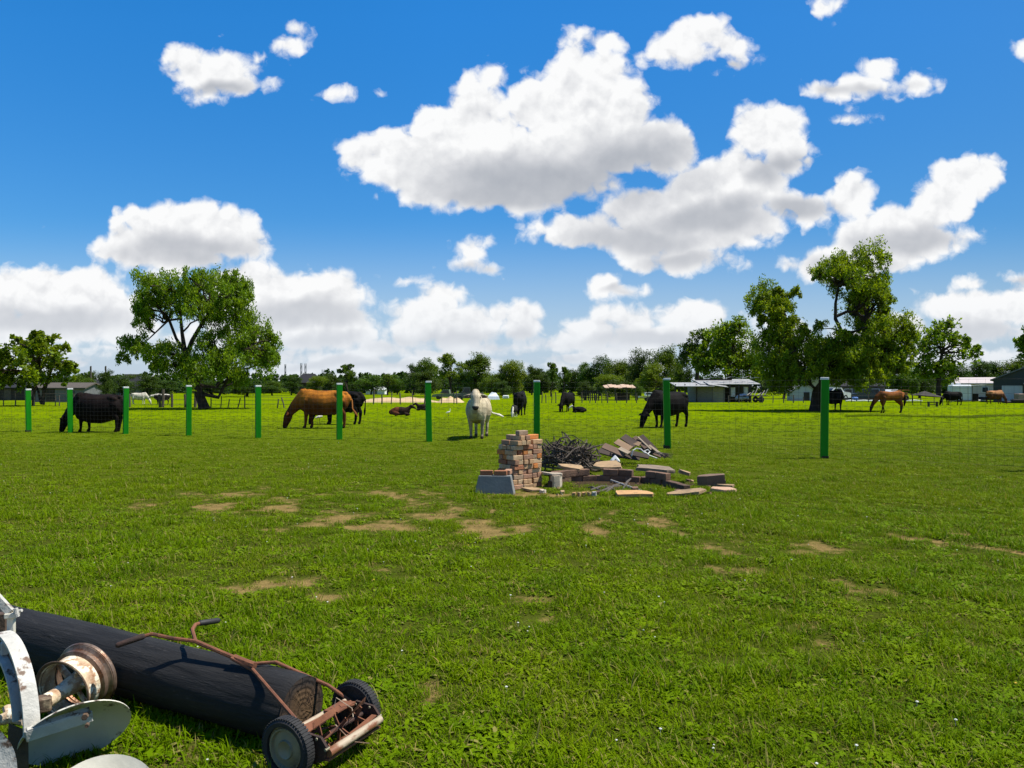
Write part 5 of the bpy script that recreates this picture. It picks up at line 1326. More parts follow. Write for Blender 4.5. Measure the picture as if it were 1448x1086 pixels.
# ------------------------------------------------------------------ buildings, vehicles and fences beyond the pasture
def gable(b, cx, cy, w, dp, h, roof_h, over=.35, axis='x'):
    """returns (walls MB, roof MB) of a gabled house; ridge along axis"""
    wl, rf = MB(), MB()
    if axis == 'x':
        V = [(cx-w/2, cy-dp/2), (cx+w/2, cy-dp/2), (cx+w/2, cy+dp/2), (cx-w/2, cy+dp/2)]
        wl.add([(x, y, -.05) for x, y in V]+[(x, y, h) for x, y in V]+[(cx-w/2, cy, h+roof_h), (cx+w/2, cy, h+roof_h)],
               [(0, 1, 5, 4), (2, 3, 7, 6), (1, 2, 6, 9, 5), (3, 0, 4, 8, 7), (4, 5, 9, 8), (6, 7, 8, 9)])
        a = dp/2+over; drop = roof_h*over/(dp/2)
        for s in (-1, 1):
            q = [(cx-w/2-over, cy+s*a, h-drop+.04), (cx+w/2+over, cy+s*a, h-drop+.04), (cx+w/2+over, cy, h+roof_h+.04), (cx-w/2-over, cy, h+roof_h+.04)]
            rf.add(q+[(x, y, z+.14) for x, y, z in q], [(0, 1, 2, 3), (7, 6, 5, 4), (0, 4, 5, 1), (1, 5, 6, 2), (2, 6, 7, 3), (3, 7, 4, 0)])
    else:
        V = [(cx-w/2, cy-dp/2), (cx+w/2, cy-dp/2), (cx+w/2, cy+dp/2), (cx-w/2, cy+dp/2)]
        wl.add([(x, y, -.05) for x, y in V]+[(x, y, h) for x, y in V]+[(cx, cy-dp/2, h+roof_h), (cx, cy+dp/2, h+roof_h)],
               [(1, 2, 6, 5), (3, 0, 4, 7), (0, 1, 5, 8, 4), (2, 3, 7, 9, 6), (5, 6, 9, 8), (7, 4, 8, 9)])
        a = w/2+over; drop = roof_h*over/(w/2)
        for s in (-1, 1):
            q = [(cx+s*a, cy-dp/2-over, h-drop+.04), (cx+s*a, cy+dp/2+over, h-drop+.04), (cx, cy+dp/2+over, h+roof_h+.04), (cx, cy-dp/2-over, h+roof_h+.04)]
            rf.add(q+[(x, y, z+.14) for x, y, z in q], [(0, 1, 2, 3), (7, 6, 5, 4), (0, 4, 5, 1), (1, 5, 6, 2), (2, 6, 7, 3), (3, 7, 4, 0)])
    return wl, rf
def hgt(y, d): return CH-(y-HOR)/F*d
def wheel_pair(root, xs, y, r_, mat):
    for x in xs:
        m = MB(); m.lathe([(.3*r_, -.1), (.9*r_, -.11), (r_, -.07), (r_, .07), (.9*r_, .11), (.3*r_, .1)], (x, y, r_), (0, 1, 0), 18); m.build('wheel', mat, root, smooth=True)
def car(name, label, cat, x, d, L, paint, face=0., tall=1.0, pickup=False):
    root = thing(name, label, cat, (gx(x, d), d, 0), face)
    gl = pm('vehicle_glass', (.02, .025, .03), (.03, .035, .04), 4, .12, 0); ty = pm('vehicle_tyre', (.02, .02, .02), (.03, .03, .03), 6, .85, 0)
    H = 1.45*tall; W = 1.7
    prof = [(-L/2, .35), (-L/2, .85*tall), (-L*.44, .92*tall), (-L*.30, .98*tall)] if not pickup else [(-L/2, .4), (-L/2, .98*tall), (-L*.06, .98*tall)]
    cab = [(-L*.27, .97*tall), (-L*.17, H), (L*.10, H), (L*.24, .95*tall)] if not pickup else [(-L*.06, .98*tall), (-L*.04, H*1.15), (L*.16, H*1.15), (L*.25, 1.02*tall)]
    body = prof+[(L*.24, .95*tall), (L*.45, .82*tall), (L/2, .68*tall), (L/2, .35)]
    m = MB()
    def ext(poly, w): n = len(poly); m.add([(q[0], -w/2, q[1]) for q in poly]+[(q[0], w/2, q[1]) for q in poly], [tuple(range(n)), tuple(range(n, 2*n))[::-1]]+[(i, n+i, n+(i+1) % n, (i+1) % n) for i in range(n)])
    ext(body, W); ext(cab, W*.86); m.build('body', paint, root)
    cx = sum(q[0] for q in cab)/4; g = MB(); cg = [(cx+(q[0]-cx)*.80, (q[1]-.97*tall)*.80+.985*tall) for q in cab]
    for s in (-1, 1): g.add([(q[0], s*W*.432, q[1]) for q in cg], [(0, 1, 2, 3)])
    g.build('window', gl, root)
    f = MB(); a, b_ = cab[2], cab[3]; f.add([(a[0]+.06, -W*.38, a[1]-.04), (a[0]+.06, W*.38, a[1]-.04), (b_[0]+.03, W*.38, b_[1]+.03), (b_[0]+.03, -W*.38, b_[1]+.03)], [(0, 1, 2, 3)]); f.build('windscreen', gl, root)
    for s in (-1, 1): wheel_pair(root, (-L*.30, L*.31), s*W*.44, .33*tall, ty)
    return root

def build_buildings():
    dkroof = pm('dark_shingle', (.010, .010, .012), (.015, .0148, .017), 3, .9, .01); white = pm('white_boards', (.68, .68, .66), (.58, .58, .56), 2, .7, .004, c3=(.35, .32, .28), t3=(.68, .75), s3=1)
    greyw = pm('grey_siding', (.15, .145, .13), (.11, .105, .095), 2, .85, .004, stretch=(1, 1, 6)); beige = pm('beige_siding', (.50, .42, .36), (.43, .36, .31), 2, .8, .003, stretch=(1, 1, 6))
    tin = pm('pale_tin_roof', (.36, .355, .34), (.26, .25, .235), 2, .5, .004, metal=.1, c3=(.30, .17, .10), t3=(.63, .7), s3=1.2); dk = pm('dark_boards', (.035, .028, .022), (.022, .018, .015), 4, .9, .004)
    glass = pm('window_glass', (.03, .035, .04), (.02, .025, .03), 3, .15, 0); rustr = pm('rusty_tin_roof', (.40, .24, .14), (.50, .38, .27), 1.6, .7, .006, c3=(.30, .13, .06), t3=(.6, .68), s3=2)
    timb = pm('grey_timber', (.095, .078, .060), (.06, .05, .04), 5, .95, .006)
    # --- dark roofed house
    d = 104; x0, x1 = gx(1186, d), gx(1249, d); root = thing('house', 'low grey house with dark gable roof and white barge boards behind the chestnut horse', 'house', ((x0+x1)/2, d, 0), R(-18))
    w = x1-x0; wl, rf = gable(None, 0, 0, w*.86, 5.0, 1.9, 1.35); wall = wl.build('wall', greyw, root); rf.build('roof', dkroof, root)
    for s in (-1, 1):
        b = MB(); xx = s*(w*.43+.37)
        for q in (-1, 1):
            a = Vector((xx, q*2.9, 1.75)); e = Vector((xx, 0, 3.32)); ax, sd, up = basis(e-a); b.box((a+e)/2, ((e-a).length, .05, .24), Matrix((ax, sd, up)).transposed())
        b.build('barge_board', white, root)
    for xx in (-1.9, -.3, 1.5):
        f = MB(); f.box((xx, -2.515, 1.05), (1.0, .05, 1.0)); wn = f.build('window', white, root); g = MB(); g.box((xx, -2.545, 1.05), (.84, .03, .84)); g.build('pane', glass, wn)
    # --- white gabled end house behind the trunk, and white shed
    d = 118; root = thing('house', 'small white gabled house half hidden behind the trunk of the big right tree', 'house', (gx(1187, d), d, 0), R(8)); wl, rf = gable(None, 0, 0, 5.2, 6, 2.2, 1.6, .3, 'y'); wl.build('wall', white, root); rf.build('roof', tin, root)
    f = MB(); f.box((0, -3.02, 1.5), (.9, .06, 1.1)); f.build('window', glass, root)
    d = 96; root = thing('shed', 'small blue grey shed with pale gable left of the big right tree trunk', 'shed', (gx(1133, d), d, 0), R(-8)); wl, rf = gable(None, 0, 0, 2.9, 3, 1.2, 1.0, .2, 'y'); wl.build('wall', pm('blue_grey_siding', (.36, .39, .42), (.30, .33, .36), 2, .8, .003), root); rf.build('roof', tin, root)
    f = MB(); f.box((.3, -1.53, .55), (.7, .05, 1.1)); f.build('door', dk, root)
    # --- long grey shed with pale roof
    d = 86; root = thing('long_shed', 'long grey farm shed with pale tin roof under the trees right of the planks', 'shed', (gx(1000, d), d, 0))
    def X(x): return gx(x, d)-gx(1000, d)
    b = MB(); b.box(((X(978)+X(1018))/2, 0, .95), (X(1018)-X(978), 4, 2.0)); b.build('wall', greyw, root)
    b = MB(); b.box(((X(1000)+X(1017))/2, -2.03, .85), (X(1015)-X(1001), .05, 1.7)); b.build('door', pm('drab_door', (.20, .185, .15), (.16, .15, .12), 3, .85), root)
    b = MB(); b.box(((X(948)+X(1000))/2, -1.4, 2.02), (X(1000)-X(948), 3.6, .07), Matrix.Rotation(R(7), 3, 'X')); b.box(((X(993)+X(1020))/2, -1.6, 2.05), (X(1020)-X(993), 2.6, .06), Matrix.Rotation(R(9), 3, 'X') @ Matrix.Rotation(R(8), 3, 'Y'))
    b.box(((X(985)+X(1068))/2, .3, 2.35), (X(1068)-X(985), 4.4, .08), Matrix.Rotation(R(8), 3, 'X')); b.build('roof', tin, root)
    b = MB()
    for k in range(11): b.box((X(1002)+k*.55, -.5+.2*(k % 3), 2.78+.07*((k*7) % 3)), (.5, .35, .04), Matrix.Rotation(R(-15+11*(k % 4)), 3, 'Y'))
    b.build('loose_roof_sheets', tin, root)
    b = MB(); b.box(((X(987)+X(1040))/2, 1.4, 2.62), (X(1040)-X(987), .12, .16)); b.build('ridge_beam', dk, root)
    for x in (949, 962, 978, 1024, 1036, 1051, 1067):
        b = MB(); b.box((X(x), -2.3, 1.0), (.13, .13, 2.1)); b.build('post', dk, root)
    b = MB(); b.box((X(1045), 1.9, 1.0), (X(1070)-X(1020), .1, 2.0)); b.build('back_wall', dk, root)
    for (x, y, w_, h_) in ((1033, -.8, .5, 1.1), (1052, -.6, .45, 1.25)):
        b = MB(); b.box((X(x), y, 1.15), (w_, .4, h_), None, .03); b.box((X(x), y-.21, 1.3), (w_*.7, .02, h_*.4)); b.build('stored_cabinet', white, root)
    # separate clutter under the shed
    blue = pm('blue_white_tarp', (.45, .50, .62), (.36, .40, .52), 3, .6, .01); cl = thing('covered_machine', 'pale blue covered machine standing under the open end of the long shed', 'machine', (gx(1049, 84.6), 84.6, 0))
    b = MB(); b.tube([(-.5, 0, .45), (-.2, 0, .55), (.2, 0, .6), (.5, 0, .5)], [.3, .42, .42, .3], 10, round_=True); b.build('cover', blue, cl, smooth=True)
    ty = pm('vehicle_tyre', (.02, .02, .02), (.03, .03, .03), 6, .85, 0)
    for s in (-.4, .4): wheel_pair(cl, (s,), -.2, .22, ty)
    tr = thing('farm_trailer', 'dark flat farm trailer parked at the right end of the long shed', 'trailer', (gx(1068, 83), 83, 0), R(6))
    b = MB(); b.box((0, 0, .75), (2.3, 1.4, .12)); b.box((-1.5, 0, .68), (.9, .08, .08)); b.build('deck', dk, tr)
    for s in (-1, 1): wheel_pair(tr, (.35,), s*.72, .34, ty)
    for k in range(6):
        b = MB(); x = -1+.4*k; b.tube([(x, -.2+.1*(k % 2), .8), (x+.5, .1, 1.1+.25*(k % 3))], .045, 6); o = b.build('timber_pole', pm('pale_pole', (.42, .38, .32), (.3, .27, .22), 6), None, (gx(1068, 83), 83, 0)); tag(o, 'pale timber pole stacked loosely on the dark farm trailer', 'pole', 'poles on the farm trailer')
    # --- rusty roofed shelter
    d = 96; root = thing('shelter', 'open timber shelter with rusty buckled tin roof behind the pasture', 'shelter', (gx(876, d), d, 0)); root.scale = (.9, 1, .86)
    b = MB()
    for k in range(7): b.box((-1.9+.62*k, -.1*(k % 2), 2.10+.06*((k*5) % 3)), (.64, 2.4, .05), Matrix.Rotation(R(-9+6*(k % 3)), 3, 'Y') @ Matrix.Rotation(R(11), 3, 'X'))
    b.build('roof', rustr, root); b = MB(); b.box((0, -1.1, 1.86), (4.5, .1, .12)); b.box((0, 1.1, 1.95), (4.5, .1, .12)); b.build('beam', timb, root)
    for x in (-2.1, -.8, .9, 2.1):
        b = MB(); b.box((x, -1.1, .9), (.12, .12, 1.82)); b.build('post', timb, root)
    b = MB(); b.box((.6, 1.2, .55), (2.2, .08, 1.1)); b.build('back_wall', dk, root)
    root = thing('pen', 'dark slatted pen left of the rusty roofed shelter', 'pen', (gx(835, d), d, 0))
    for k in range(9):
        b = MB(); b.box((-1.1+.27*k, 0, .65), (.16, .05, 1.3+.1*(k % 3))); b.build('slat', dk, root)
    b = MB(); b.box((0, .06, 1.2), (2.4, .06, .1)); b.box((0, .06, .4), (2.4, .06, .1)); b.build('rail', dk, root)
    # --- boat on a trailer
    d = 92; root = thing('motor_boat', 'white motor boat with small cabin parked left of the green post by the planks', 'boat', (gx(920, d), d, 0), R(4)); bw = pm('boat_gelcoat', (.74, .75, .76), (.64, .65, .67), 2, .3, 0)
    b = MB(); st = [(-1.5, .55, .40, .62), (-.6, .5, .42, .60), (.5, .55, .40, .64), (1.1, .68, .26, .74), (1.55, .84, .03, .84)]
    V = []
    for (x, zb, hw, zt) in st: V += [(x, -hw, zt), (x, -hw*.5, zb-.12), (x, hw*.5, zb-.12), (x, hw, zt)]
    b.add(V, [(4*i+k, 4*i+k+1, 4*i+5+k, 4*i+4+k) for i in range(4) for k in range(3)]+[(4*i+3, 4*i, 4*i+4, 4*i+7) for i in range(4)]+[(3, 2, 1, 0)]); b.build('hull', bw, root)
    b = MB(); b.box((-.25, 0, .85), (.95, .6, .36), None, .06); b.box((-.25, 0, 1.06), (1.05, .68, .05), None, .01); b.build('cabin', bw, root); g = MB(); g.box((-.25, 0, .90), (.80, .612, .16)); g.build('window', glass, root)
    tr = thing('boat_trailer', 'thin dark trailer carrying the white motor boat', 'trailer', (gx(920, d), d, 0), R(4)); b = MB(); b.box((-.1, .25, .36), (2.6, .06, .06)); b.box((-.1, -.25, .36), (2.6, .06, .06)); b.box((1.6, 0, .36), (.8, .06, .06)); b.build('frame', dk, tr)
    for s in (-1, 1): wheel_pair(tr, (-.4,), s*.45, .27, ty)
    # --- right hand group: camper trailer, mobile home, barn
    d = 88; root = thing('camper_trailer', 'white camper trailer with raised awning right of the loose broad leaved tree', 'trailer', (gx(1357, d), d, 0), R(-24)); cw = pm('camper_white', (.62, .65, .67), (.54, .57, .59), 1.5, .5, .002)
    b = MB(); b.box((0, 0, 1.05), (2.15, 3.2, 1.95), None, .16)
    b.build('body', cw, root)
    for k in range(3):
        r_ = MB(); r_.box((-.95+.78*k, -1.61, 1.0), (.03, .02, 1.6)); r_.build('seam', pm('grey_trim', (.3, .32, .33), (.25, .26, .27), 3), root)
    r_ = MB(); r_.box((.0, -1.615, 1.62), (2.0, .02, .03)); r_.build('trim', MATS['grey_trim'], root)
    b = MB(); b.box((-.15, -.2, 2.1), (.4, .5, .18), None, .02); b.box((-.75, .4, 2.13), (.35, .4, .24), None, .02); b.build('roof_vent', white, root)
    b = MB(); b.box((1.75, -.2, 1.95), (1.5, 2.8, .05), Matrix.Rotation(R(-3), 3, 'Y')); b.build('awning', white, root)
    for x in (1.1, 2.45):
        b = MB(); b.tube([(x, -1.5, 0), (x, -1.5, 1.93)], .03, 6); b.build('awning_pole', timb, root)
    for s in (-1, 1): wheel_pair(root, (-.3,), s*1.45, .32, ty)
    b = MB(); b.box((1.55, -.3, .5), (.7, .6, .9), None, .05); o = b.build('garden_cabinet', dk, None, (gx(1357, d), d, 0)); tag(o, 'dark cabinet standing under the camper awning', 'cabinet')
    d = 103; x0, x1 = gx(1366, d), gx(1405, d); root = thing('mobile_home', 'beige mobile home with pale roof behind the white camper', 'mobile home', ((x0+x1)/2+.1, d+1, 0), R(-28)); w = x1-x0+1
    wl, rf = gable(None, 0, 0, w, 4.4, 2.2, .75, .2); wl.build('wall', beige, root); rf.build('roof', pm('pinkish_roof', (.50, .43, .40), (.43, .37, .35), 2, .8), root)
    for xx in (-1.2, .9):
        f = MB(); f.box((xx, -2.22, 1.4), (.8, .06, .8)); wn = f.build('window', white, root); g = MB(); g.box((xx, -2.26, 1.4), (.66, .04, .66)); g.build('pane', glass, wn)
    b = MB(); b.box((0, -2.25, .2), (w, .06, .4)); b.build('skirting', dk, root)
    d = 84; root = thing('barn', 'dark gabled metal barn with a pale grey roller door at the right edge', 'barn', (gx(1457, d), d, 0), R(-35)); bd = pm('barn_metal', (.020, .030, .034), (.014, .022, .026), 2, .6, .004, stretch=(8, 1, .3))
    wl, rf = gable(None, 0, 3, 7.0, 8, 2.55, 1.55, .3, 'y'); wl.build('wall', bd, root); rf.build('roof', pm('barn_roof', (.12, .13, .14), (.09, .10, .11), 2, .5), root)
    f = MB(); f.box((-1.7, -1.03, .95), (1.95, .07, 1.9)); dr = f.build('roller_door', pm('door_panel', (.42, .46, .50), (.37, .41, .44), 1.5, .5, .002, stretch=(9, 1, .2)), root)
    f = MB(); f.box((.9, -1.6, 2.15), (3.0, 1.6, .06), Matrix.Rotation(R(5), 3, 'X')); f.build('lean_to_roof', tin, root); f = MB(); f.box((.1, -2.3, 1.05), (.1, .1, 2.1)); f.build('post', dk, root)
    b = MB(); b.box((0, 0, .55), (.8, .8, .9), None, .04); b.box((0, 0, .05), (.9, .9, .1)); o = b.build('pallet_crate', pm('crate_pinkish', (.30, .20, .16), (.24, .16, .13), 4), None, (gx(1442, 81.8), 81.8, 0)); tag(o, 'brown crate on a pallet under the barn lean to', 'crate')
    b = MB(); b.tube([(-1.4, 0, .12), (1.4, .2, .12)], [(.3, .12), (.3, .12)], 8); b.box((.2, -.1, .3), (1.6, .5, .25), .1, .05); o = b.build('scrap_heap', dk, None, (gx(1437, 79.5), 79.5, 0)); tag(o, 'dark low heap of scrap on the ground before the barn', 'scrap heap')
    # --- vehicles
    car('parked_car', 'white car parked behind the dark standing cow by the big right tree', 'car', 1178, 98, 4.4, pm('white_car_paint', (.72, .72, .72), (.66, .66, .66), 1, .3, 0), R(200), 1.15)
    car('parked_car', 'white car partly hidden right behind the chestnut horse', 'car', 1261, 99, 4.2, MATS['white_car_paint'], R(60))
    car('parked_car', 'dark blue car parked in front of the dark roofed house', 'car', 1222, 99.5, 4.3, pm('dark_blue_paint', (.02, .04, .07), (.018, .035, .06), 1, .3, 0), R(175))
    car('pickup_truck', 'dark grey open topped utility vehicle parked behind the white cow', 'truck', 663, 92, 3.6, pm('grey_green_paint', (.10, .11, .10), (.08, .09, .08), 1, .5, 0), R(185), 1.05, True)
    car('pickup_truck', 'dull green old truck parked left of the grey utility vehicle', 'truck', 634, 108, 4.6, pm('dull_green_paint', (.16, .20, .12), (.12, .15, .09), 1, .5, 0), R(178), .85, True)
    # white tent, wagon, cover
    d = 106; root = thing('tent', 'small white tarpaulin tent right of the white cow', 'tent', (gx(698, d), d, 0)); root.scale = (.8, .8, .78); b = MB()
    b.add([(-1.1, -.8, -.02), (1.1, -.8, -.02), (1.1, .8, -.02), (-1.1, .8, -.02), (-.35, -.1, 1.35), (.4, .1, 1.25), (.95, -.6, .55), (-1.0, -.6, .6)], [(0, 1, 6, 7), (7, 6, 5, 4), (1, 2, 5, 6), (2, 3, 4, 5), (3, 0, 7, 4)]); b.build('canvas', pm('tarp_white', (.66, .70, .76), (.56, .60, .66), 3, .6, .01), root)
    b = MB(); b.box((1.75, 0, .35), (.9, .5, .5), None, .1); o = b.build('feed_sack', white, None, (gx(698, d), d, 0)); tag(o, 'white bundle lying right beside the white tent', 'bundle')
    d = 97; root = thing('farm_wagon', 'orange brown farm wagon standing behind the back of the chestnut horse', 'wagon', (gx(1273, d), d, 0)); b = MB(); b.box((0, 0, 1.35), (1.9, 1.1, .12)); b.box((0, 0, .75), (1.5, 1.0, .7), None, .04)
    b.build('bed', pm('orange_wagon', (.42, .17, .045), (.32, .12, .035), 4, .8), root)
    for s in (-1, 1): wheel_pair(root, (-.5, .5), s*.55, .33, ty)
    d = 70; root = thing('canopy', 'low dark canopy on thin legs between the horse and the small black cow', 'canopy', (gx(1309, d), d, 0)); b = MB()
    b.add([(-.95, -.8, .95), (1.3, -.8, .75), (1.3, .8, .75), (-.95, .8, .95), (-.1, 0, 1.35)], [(0, 1, 4), (1, 2, 4), (2, 3, 4), (3, 0, 4)]); b.add([(-.95, -.8, .93), (1.3, -.8, .73), (1.3, .8, .73), (-.95, .8, .93)], [(3, 2, 1, 0)]); b.build('cover', dk, root)
    for x, y in ((-.85, -.7), (1.2, -.7), (-.85, .7), (1.2, .7)):
        b = MB(); b.tube([(x, y, 0), (x, y, .9 if x < 0 else .75)], .03, 6); b.build('leg', timb, root)
    d = 64; root = thing('bench', 'small wooden bench in the grass right of the dark canopy', 'bench', (gx(1319, d), d, 0)); b = MB(); b.box((0, 0, .42), (.85, .3, .05)); b.box((0, 0, .2), (.85, .06, .05)); b.build('seat', timb, root)
    for x in (-.36, .36):
        b = MB(); b.box((x, 0, .2), (.06, .28, .4)); b.build('leg', timb, root)
    hose = pm('white_object', (.62, .66, .60), (.55, .58, .52), 4)
    for i, (x, y, w_) in enumerate(((1203, 561, 1.1), (1222, 561, 1.6), (1236, 562, 1.3), (1293, 557.5, 1.8), (1385, 557.5, 1.5))):
        d = 88; b = MB(); b.tube([(-w_/2, 0, .1), (0, .05, .14), (w_/2, 0, .09)], [.08, .1, .07], 8, round_=True); o = b.build('feed_trough', hose, None, (gx(x, d), d, 0), smooth=True)
        tag(o, ['pale trough on the grass under the dark roofed house, furthest left', 'pale trough in the grass below the dark blue car', 'pale trough just left of the chestnut horse', 'pale long trough right behind the chestnut horse', 'pale yellow green trough below the beige mobile home'][i], 'trough')
    b = MB(); b.box((0, 0, .3), (.6, .5, .5), None, .08); o = b.build('blue_tub', pm('blue_tub', (.10, .22, .55), (.08, .18, .46), 4), None, (gx(1209, 89), 89, 0)); tag(o, 'small blue tub in the grass before the dark roofed house', 'tub')
    # sign plate on the big right tree
    d = 51.2; b = MB(); b.add([(x, y, z) for y in (0, -.03) for x, z in ((-.26, .3), (.26, .36), (.25, -.05), (.02, -.34), (-.2, -.1))], [(4, 3, 2, 1, 0), (5, 6, 7, 8, 9)]+[(i, (i+1) % 5, 5+(i+1) % 5, 5+i) for i in range(5)])
    o = b.build('white_board', white, None, at(1152, 540, d)); tag(o, 'pale shield shaped board fixed to the trunk of the big right tree', 'board')
    # --- far left: houses, grey building, poles
    d = 150
    for (xc, w, top, rh, lab) in ((187, 62, 529, 2.8, 'dark hip roofed house behind the far left pasture, the larger of two'), (132, 50, 536.5, 2.0, 'dark hip roofed house furthest left, the smaller of two')):
        root = thing('house', lab, 'house', (gx(xc, d), d, 0)); ww = w/F*d; h = hgt(top, d); dp = 8
        b = MB(); b.box((0, 0, (h-rh)/2), (ww*.9, dp*.9, h-rh)); b.build('wall', greyw, root)
        b = MB(); e = h-rh; b.add([(-ww/2, -dp/2, e), (ww/2, -dp/2, e), (ww/2, dp/2, e), (-ww/2, dp/2, e), (-ww*.14, 0, h), (ww*.14, 0, h)], [(0, 1, 5, 4), (1, 2, 5), (2, 3, 4, 5), (3, 0, 4), (3, 2, 1, 0)]); b.build('roof', dkroof, root)
        for q in (-.25, .2):
            f = MB(); f.box((ww*q, -dp*.452, e*.5), (1.2, .08, 1.0)); f.build('window', glass, root)
    d = 88; root = thing('shed', 'long low grey shed behind the multi stemmed left tree', 'shed', (gx(98, d), d, 0)); w = (132-62)/F*d; wl, rf = gable(None, 0, 0, w, 4, 1.55, .55, .25); wl.build('wall', pm('dull_grey_wall', (.13, .135, .14), (.10, .105, .11), 2, .85), root); rf.build('roof', timb, root)
    f = MB(); f.box((-1, -2.03, .8), (1.0, .06, 1.5)); f.build('door', dk, root); f = MB(); f.box((1.4, -2.03, .95), (.8, .06, .6)); f.build('window', glass, root)
    d = 100; root = thing('shed', 'dark low shed at the far left edge under the trees', 'shed', (gx(20, d), d, 0)); wl, rf = gable(None, 0, 0, 7, 4, 1.6, .6, .3); wl.build('wall', dk, root); rf.build('roof', dkroof, root)
    f = MB(); f.box((.5, -2.03, .8), (.9, .06, 1.5)); f.build('door', timb, root)
    def pole(lab, x, top, d, r_, arms=True):
        root = thing('utility_pole', lab, 'pole', (gx(x, d), d, 0)); h = hgt(top, d); b = MB(); b.tube([(0, 0, -.1), (0, 0, h)], [r_, r_*.7], 8); b.build('shaft', timb, root)
        if arms: b = MB(); b.box((0, -.1, h-.5), (.22*1.2, .1, .7), None, .02); b.build('transformer', timb, root)
    pole('plain utility pole, left one of two above the far left houses', 128.5, 517.5, 140, .19); pole('plain utility pole, right one of two above the far left houses', 149.5, 517.5, 140, .19)
    def mast(lab, x, top, d, w):
        root = thing('radio_mast', lab, 'mast', (gx(x, d), d, 0)); h = hgt(top, d); b = MB()
        for s in (-1, 1): b.tube([(s*w/2, 0, 0), (s*w/2, 0, h)], .13, 5)
        for k in range(int(h/2.2)): b.tube([(-w/2, 0, 2.2*k), (w/2, 0, 2.2*k+2.2)], .07, 4)
        b.build('lattice', pm('mast_steel', (.10, .11, .12), (.08, .09, .10), 3), root)
    mast('tallest thin lattice mast above the dark roof right of the big left tree', 426, 513.5, 290, .5); mast('second lattice mast just right of the tallest one', 432, 514, 290, .5); mast('lattice mast alone just right of the big left tree crown', 403.5, 515, 290, .4); mast('short thin lattice mast above the orange brown cow head end', 457, 522.5, 290, .8)
    d = 195; root = thing('house', 'distant dark hip roofed house below the lattice masts', 'house', (gx(437, d), d, 0)); h = hgt(528.5, d); b = MB(); b.box((0, 0, (h-2.2)/2), (5.6, 6, h-2.2)); b.build('wall', dk, root)
    b = MB(); e = h-2.4; b.add([(-3.4, -3.6, e), (3.4, -3.6, e), (3.4, 3.6, e), (-3.4, 3.6, e), (-1.6, 0, h), (1.6, 0, h)], [(0, 1, 5, 4), (1, 2, 5), (2, 3, 4, 5), (3, 0, 4), (3, 2, 1, 0)]); b.build('roof', dkroof, root)
    # white far roofs behind the pasture
    d = 200; root = thing('shed', 'far white roofed sheds seen just above the pasture left of the white cow', 'shed', (gx(533, d), d, 0)); wl, rf = gable(None, 0, 0, 5, 5, 1.0, .8, .2); wl.build('wall', white, root); rf.build('roof', white, root)
    f = MB(); f.box((0, -2.53, .5), (1, .06, .9)); f.build('door', greyw, root)
    # --- sand heaps and worn track
    sand = pm('sandy_soil', (.50, .36, .20), (.42, .29, .15), .8, .95, .03)
    def mound(lab, x0, x1, d, h, seed):
        r = random.Random(seed); xa, xb = gx(x0, d), gx(x1, d); w = xb-xa; nx, ny = 40, 12; V = []
        for j in range(ny+1):
            for i in range(nx+1):
                u, v = i/nx, j/ny; z = h*(math.sin(math.pi*u)**.5)*math.sin(math.pi*v)*(.6+.8*(mnoise.noise((u*7, v*2, seed))*.5+.5))-.03
                V.append((xa+w*u, d-2.2+4.4*v, z))
        b = MB(); b.add(V, [(j*(nx+1)+i, j*(nx+1)+i+1, (j+1)*(nx+1)+i+1, (j+1)*(nx+1)+i) for j in range(ny) for i in range(nx)])
        o = b.build('sand_bank', sand, smooth=True); tag(o, lab, 'sand bank')
    mound('long low bank of pale sand across the pasture left of the white cow', 505, 622, 86, .55, 3); mound('short low bank of pale sand just left of the white cow', 618, 656, 84, .6, 9)
    # --- far timber post fences
    def post_fence(lab, pts, d, h, rails, tilt=6, wd=.10, seed=1):
        r = random.Random(seed); root = thing('post_fence', lab, 'fence', (gx(pts[0], d), d, 0))
        for x in pts:
            hh = h*r.uniform(.75, 1.15); b = MB(); a = R(r.uniform(-tilt, tilt)); X = gx(x, d)-gx(pts[0], d)
            b.tube([(X, 0, -.05), (X+math.sin(a)*hh*.5+.02, 0, hh*.5), (X+math.sin(a)*hh, 0, hh)], wd*r.uniform(.4, .62), 6); b.build('post', timb, root)
        for z in rails:
            b = MB(); b.tube([(gx(x, d)-gx(pts[0], d), .07, z+.04*math.sin(x)) for x in pts], .012, 4); b.build('rail', timb, root)
    post_fence('leaning timber posts strung with wire under and right of the big left tree', [298, 312, 322, 336, 346, 362, 366, 392, 402, 440], 60, .95, (.3, .6, .85), 16, .09, 3)
    post_fence('sturdy dark timber posts with wire left of the big left tree', [183, 226, 230, 243, 262, 276], 62, 1.35, (.25, .7), 2, .2, 4)
    post_fence('thin timber posts with wire in front of the pale sand bank', [508, 528, 540, 553, 566, 584, 600, 624, 642, 646], 74, 1.25, (.3, .7, 1.0), 5, .12, 5)
    post_fence('post and rail fence beyond the cows in front of the shelter', [766, 772, 780, 786, 795, 812, 823, 834, 842, 851, 859, 872, 886, 900, 915], 80, 1.1, (.35, .75), 3, .11, 6)
    post_fence('post and rail fence on the grass at the foot of the long shed', [1030, 1045, 1062, 1078, 1093, 1108, 1122, 1136], 80, .9, (.4, .8), 2, .1, 7)
    post_fence('post and rail fence at the far left under the multi stemmed tree', [-10, 5, 22, 48, 78, 84, 104, 112, 120], 66, 1.15, (.3, .55, .85, 1.1), 2, .09, 8)
    post_fence('post and rail fence across the right of the pasture behind the horse', [1204, 1228, 1246, 1275, 1290, 1302, 1330, 1345], 84, .9, (.4, .8), 3, .1, 9)
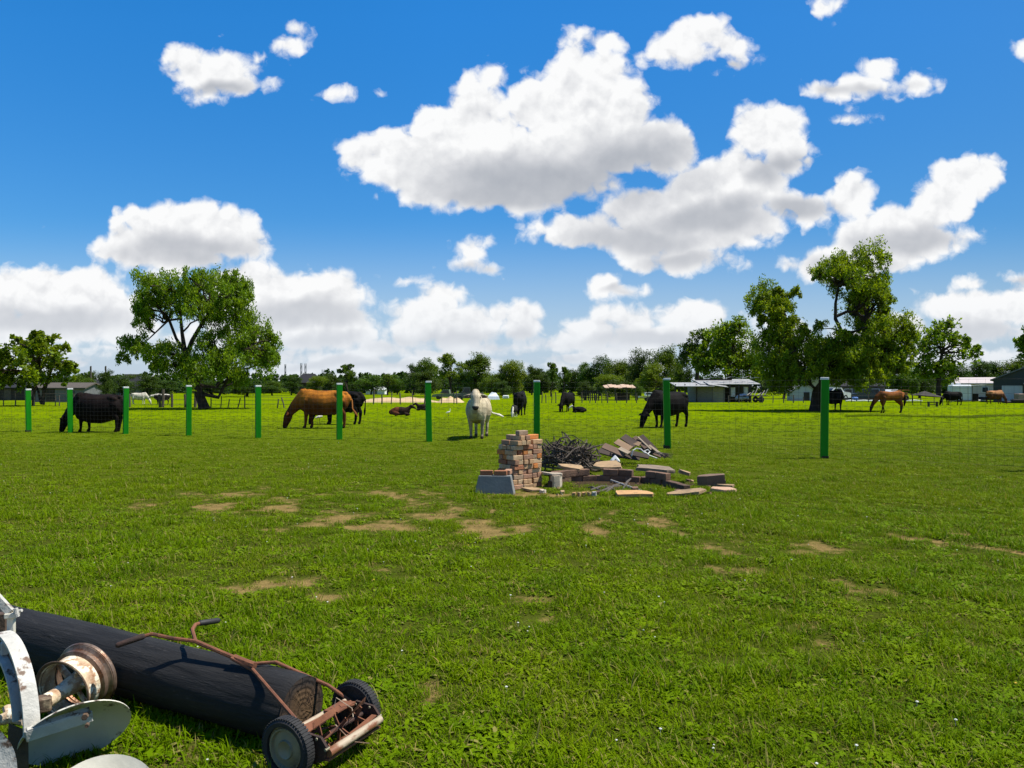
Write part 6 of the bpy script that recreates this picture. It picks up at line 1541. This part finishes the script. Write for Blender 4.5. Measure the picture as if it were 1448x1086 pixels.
# ------------------------------------------------------------------ scene
def build_sun():
    l = bpy.data.lights.new('sun', 'SUN'); l.energy = SUN_POWER; l.angle = R(.55); l.color = (1.0, .95, .86)
    o = bpy.data.objects.new('sun', l); COL.objects.link(o); o.location = (60, 15, 100)
    o.rotation_euler = (-to_sun).to_track_quat('-Z', 'Y').to_euler()
SUN_POWER = 5.0
build_world(); build_sun(); build_fence(); build_bricks(); build_pit(); build_heaps(); build_log(); build_mower(); build_plough()
build_animals(); build_trees(); build_buildings(); build_ground()
S.view_settings.exposure = .65
S.cycles.max_bounces = 6; S.cycles.diffuse_bounces = 3; S.cycles.transmission_bounces = 3; S.cycles.glossy_bounces = 2
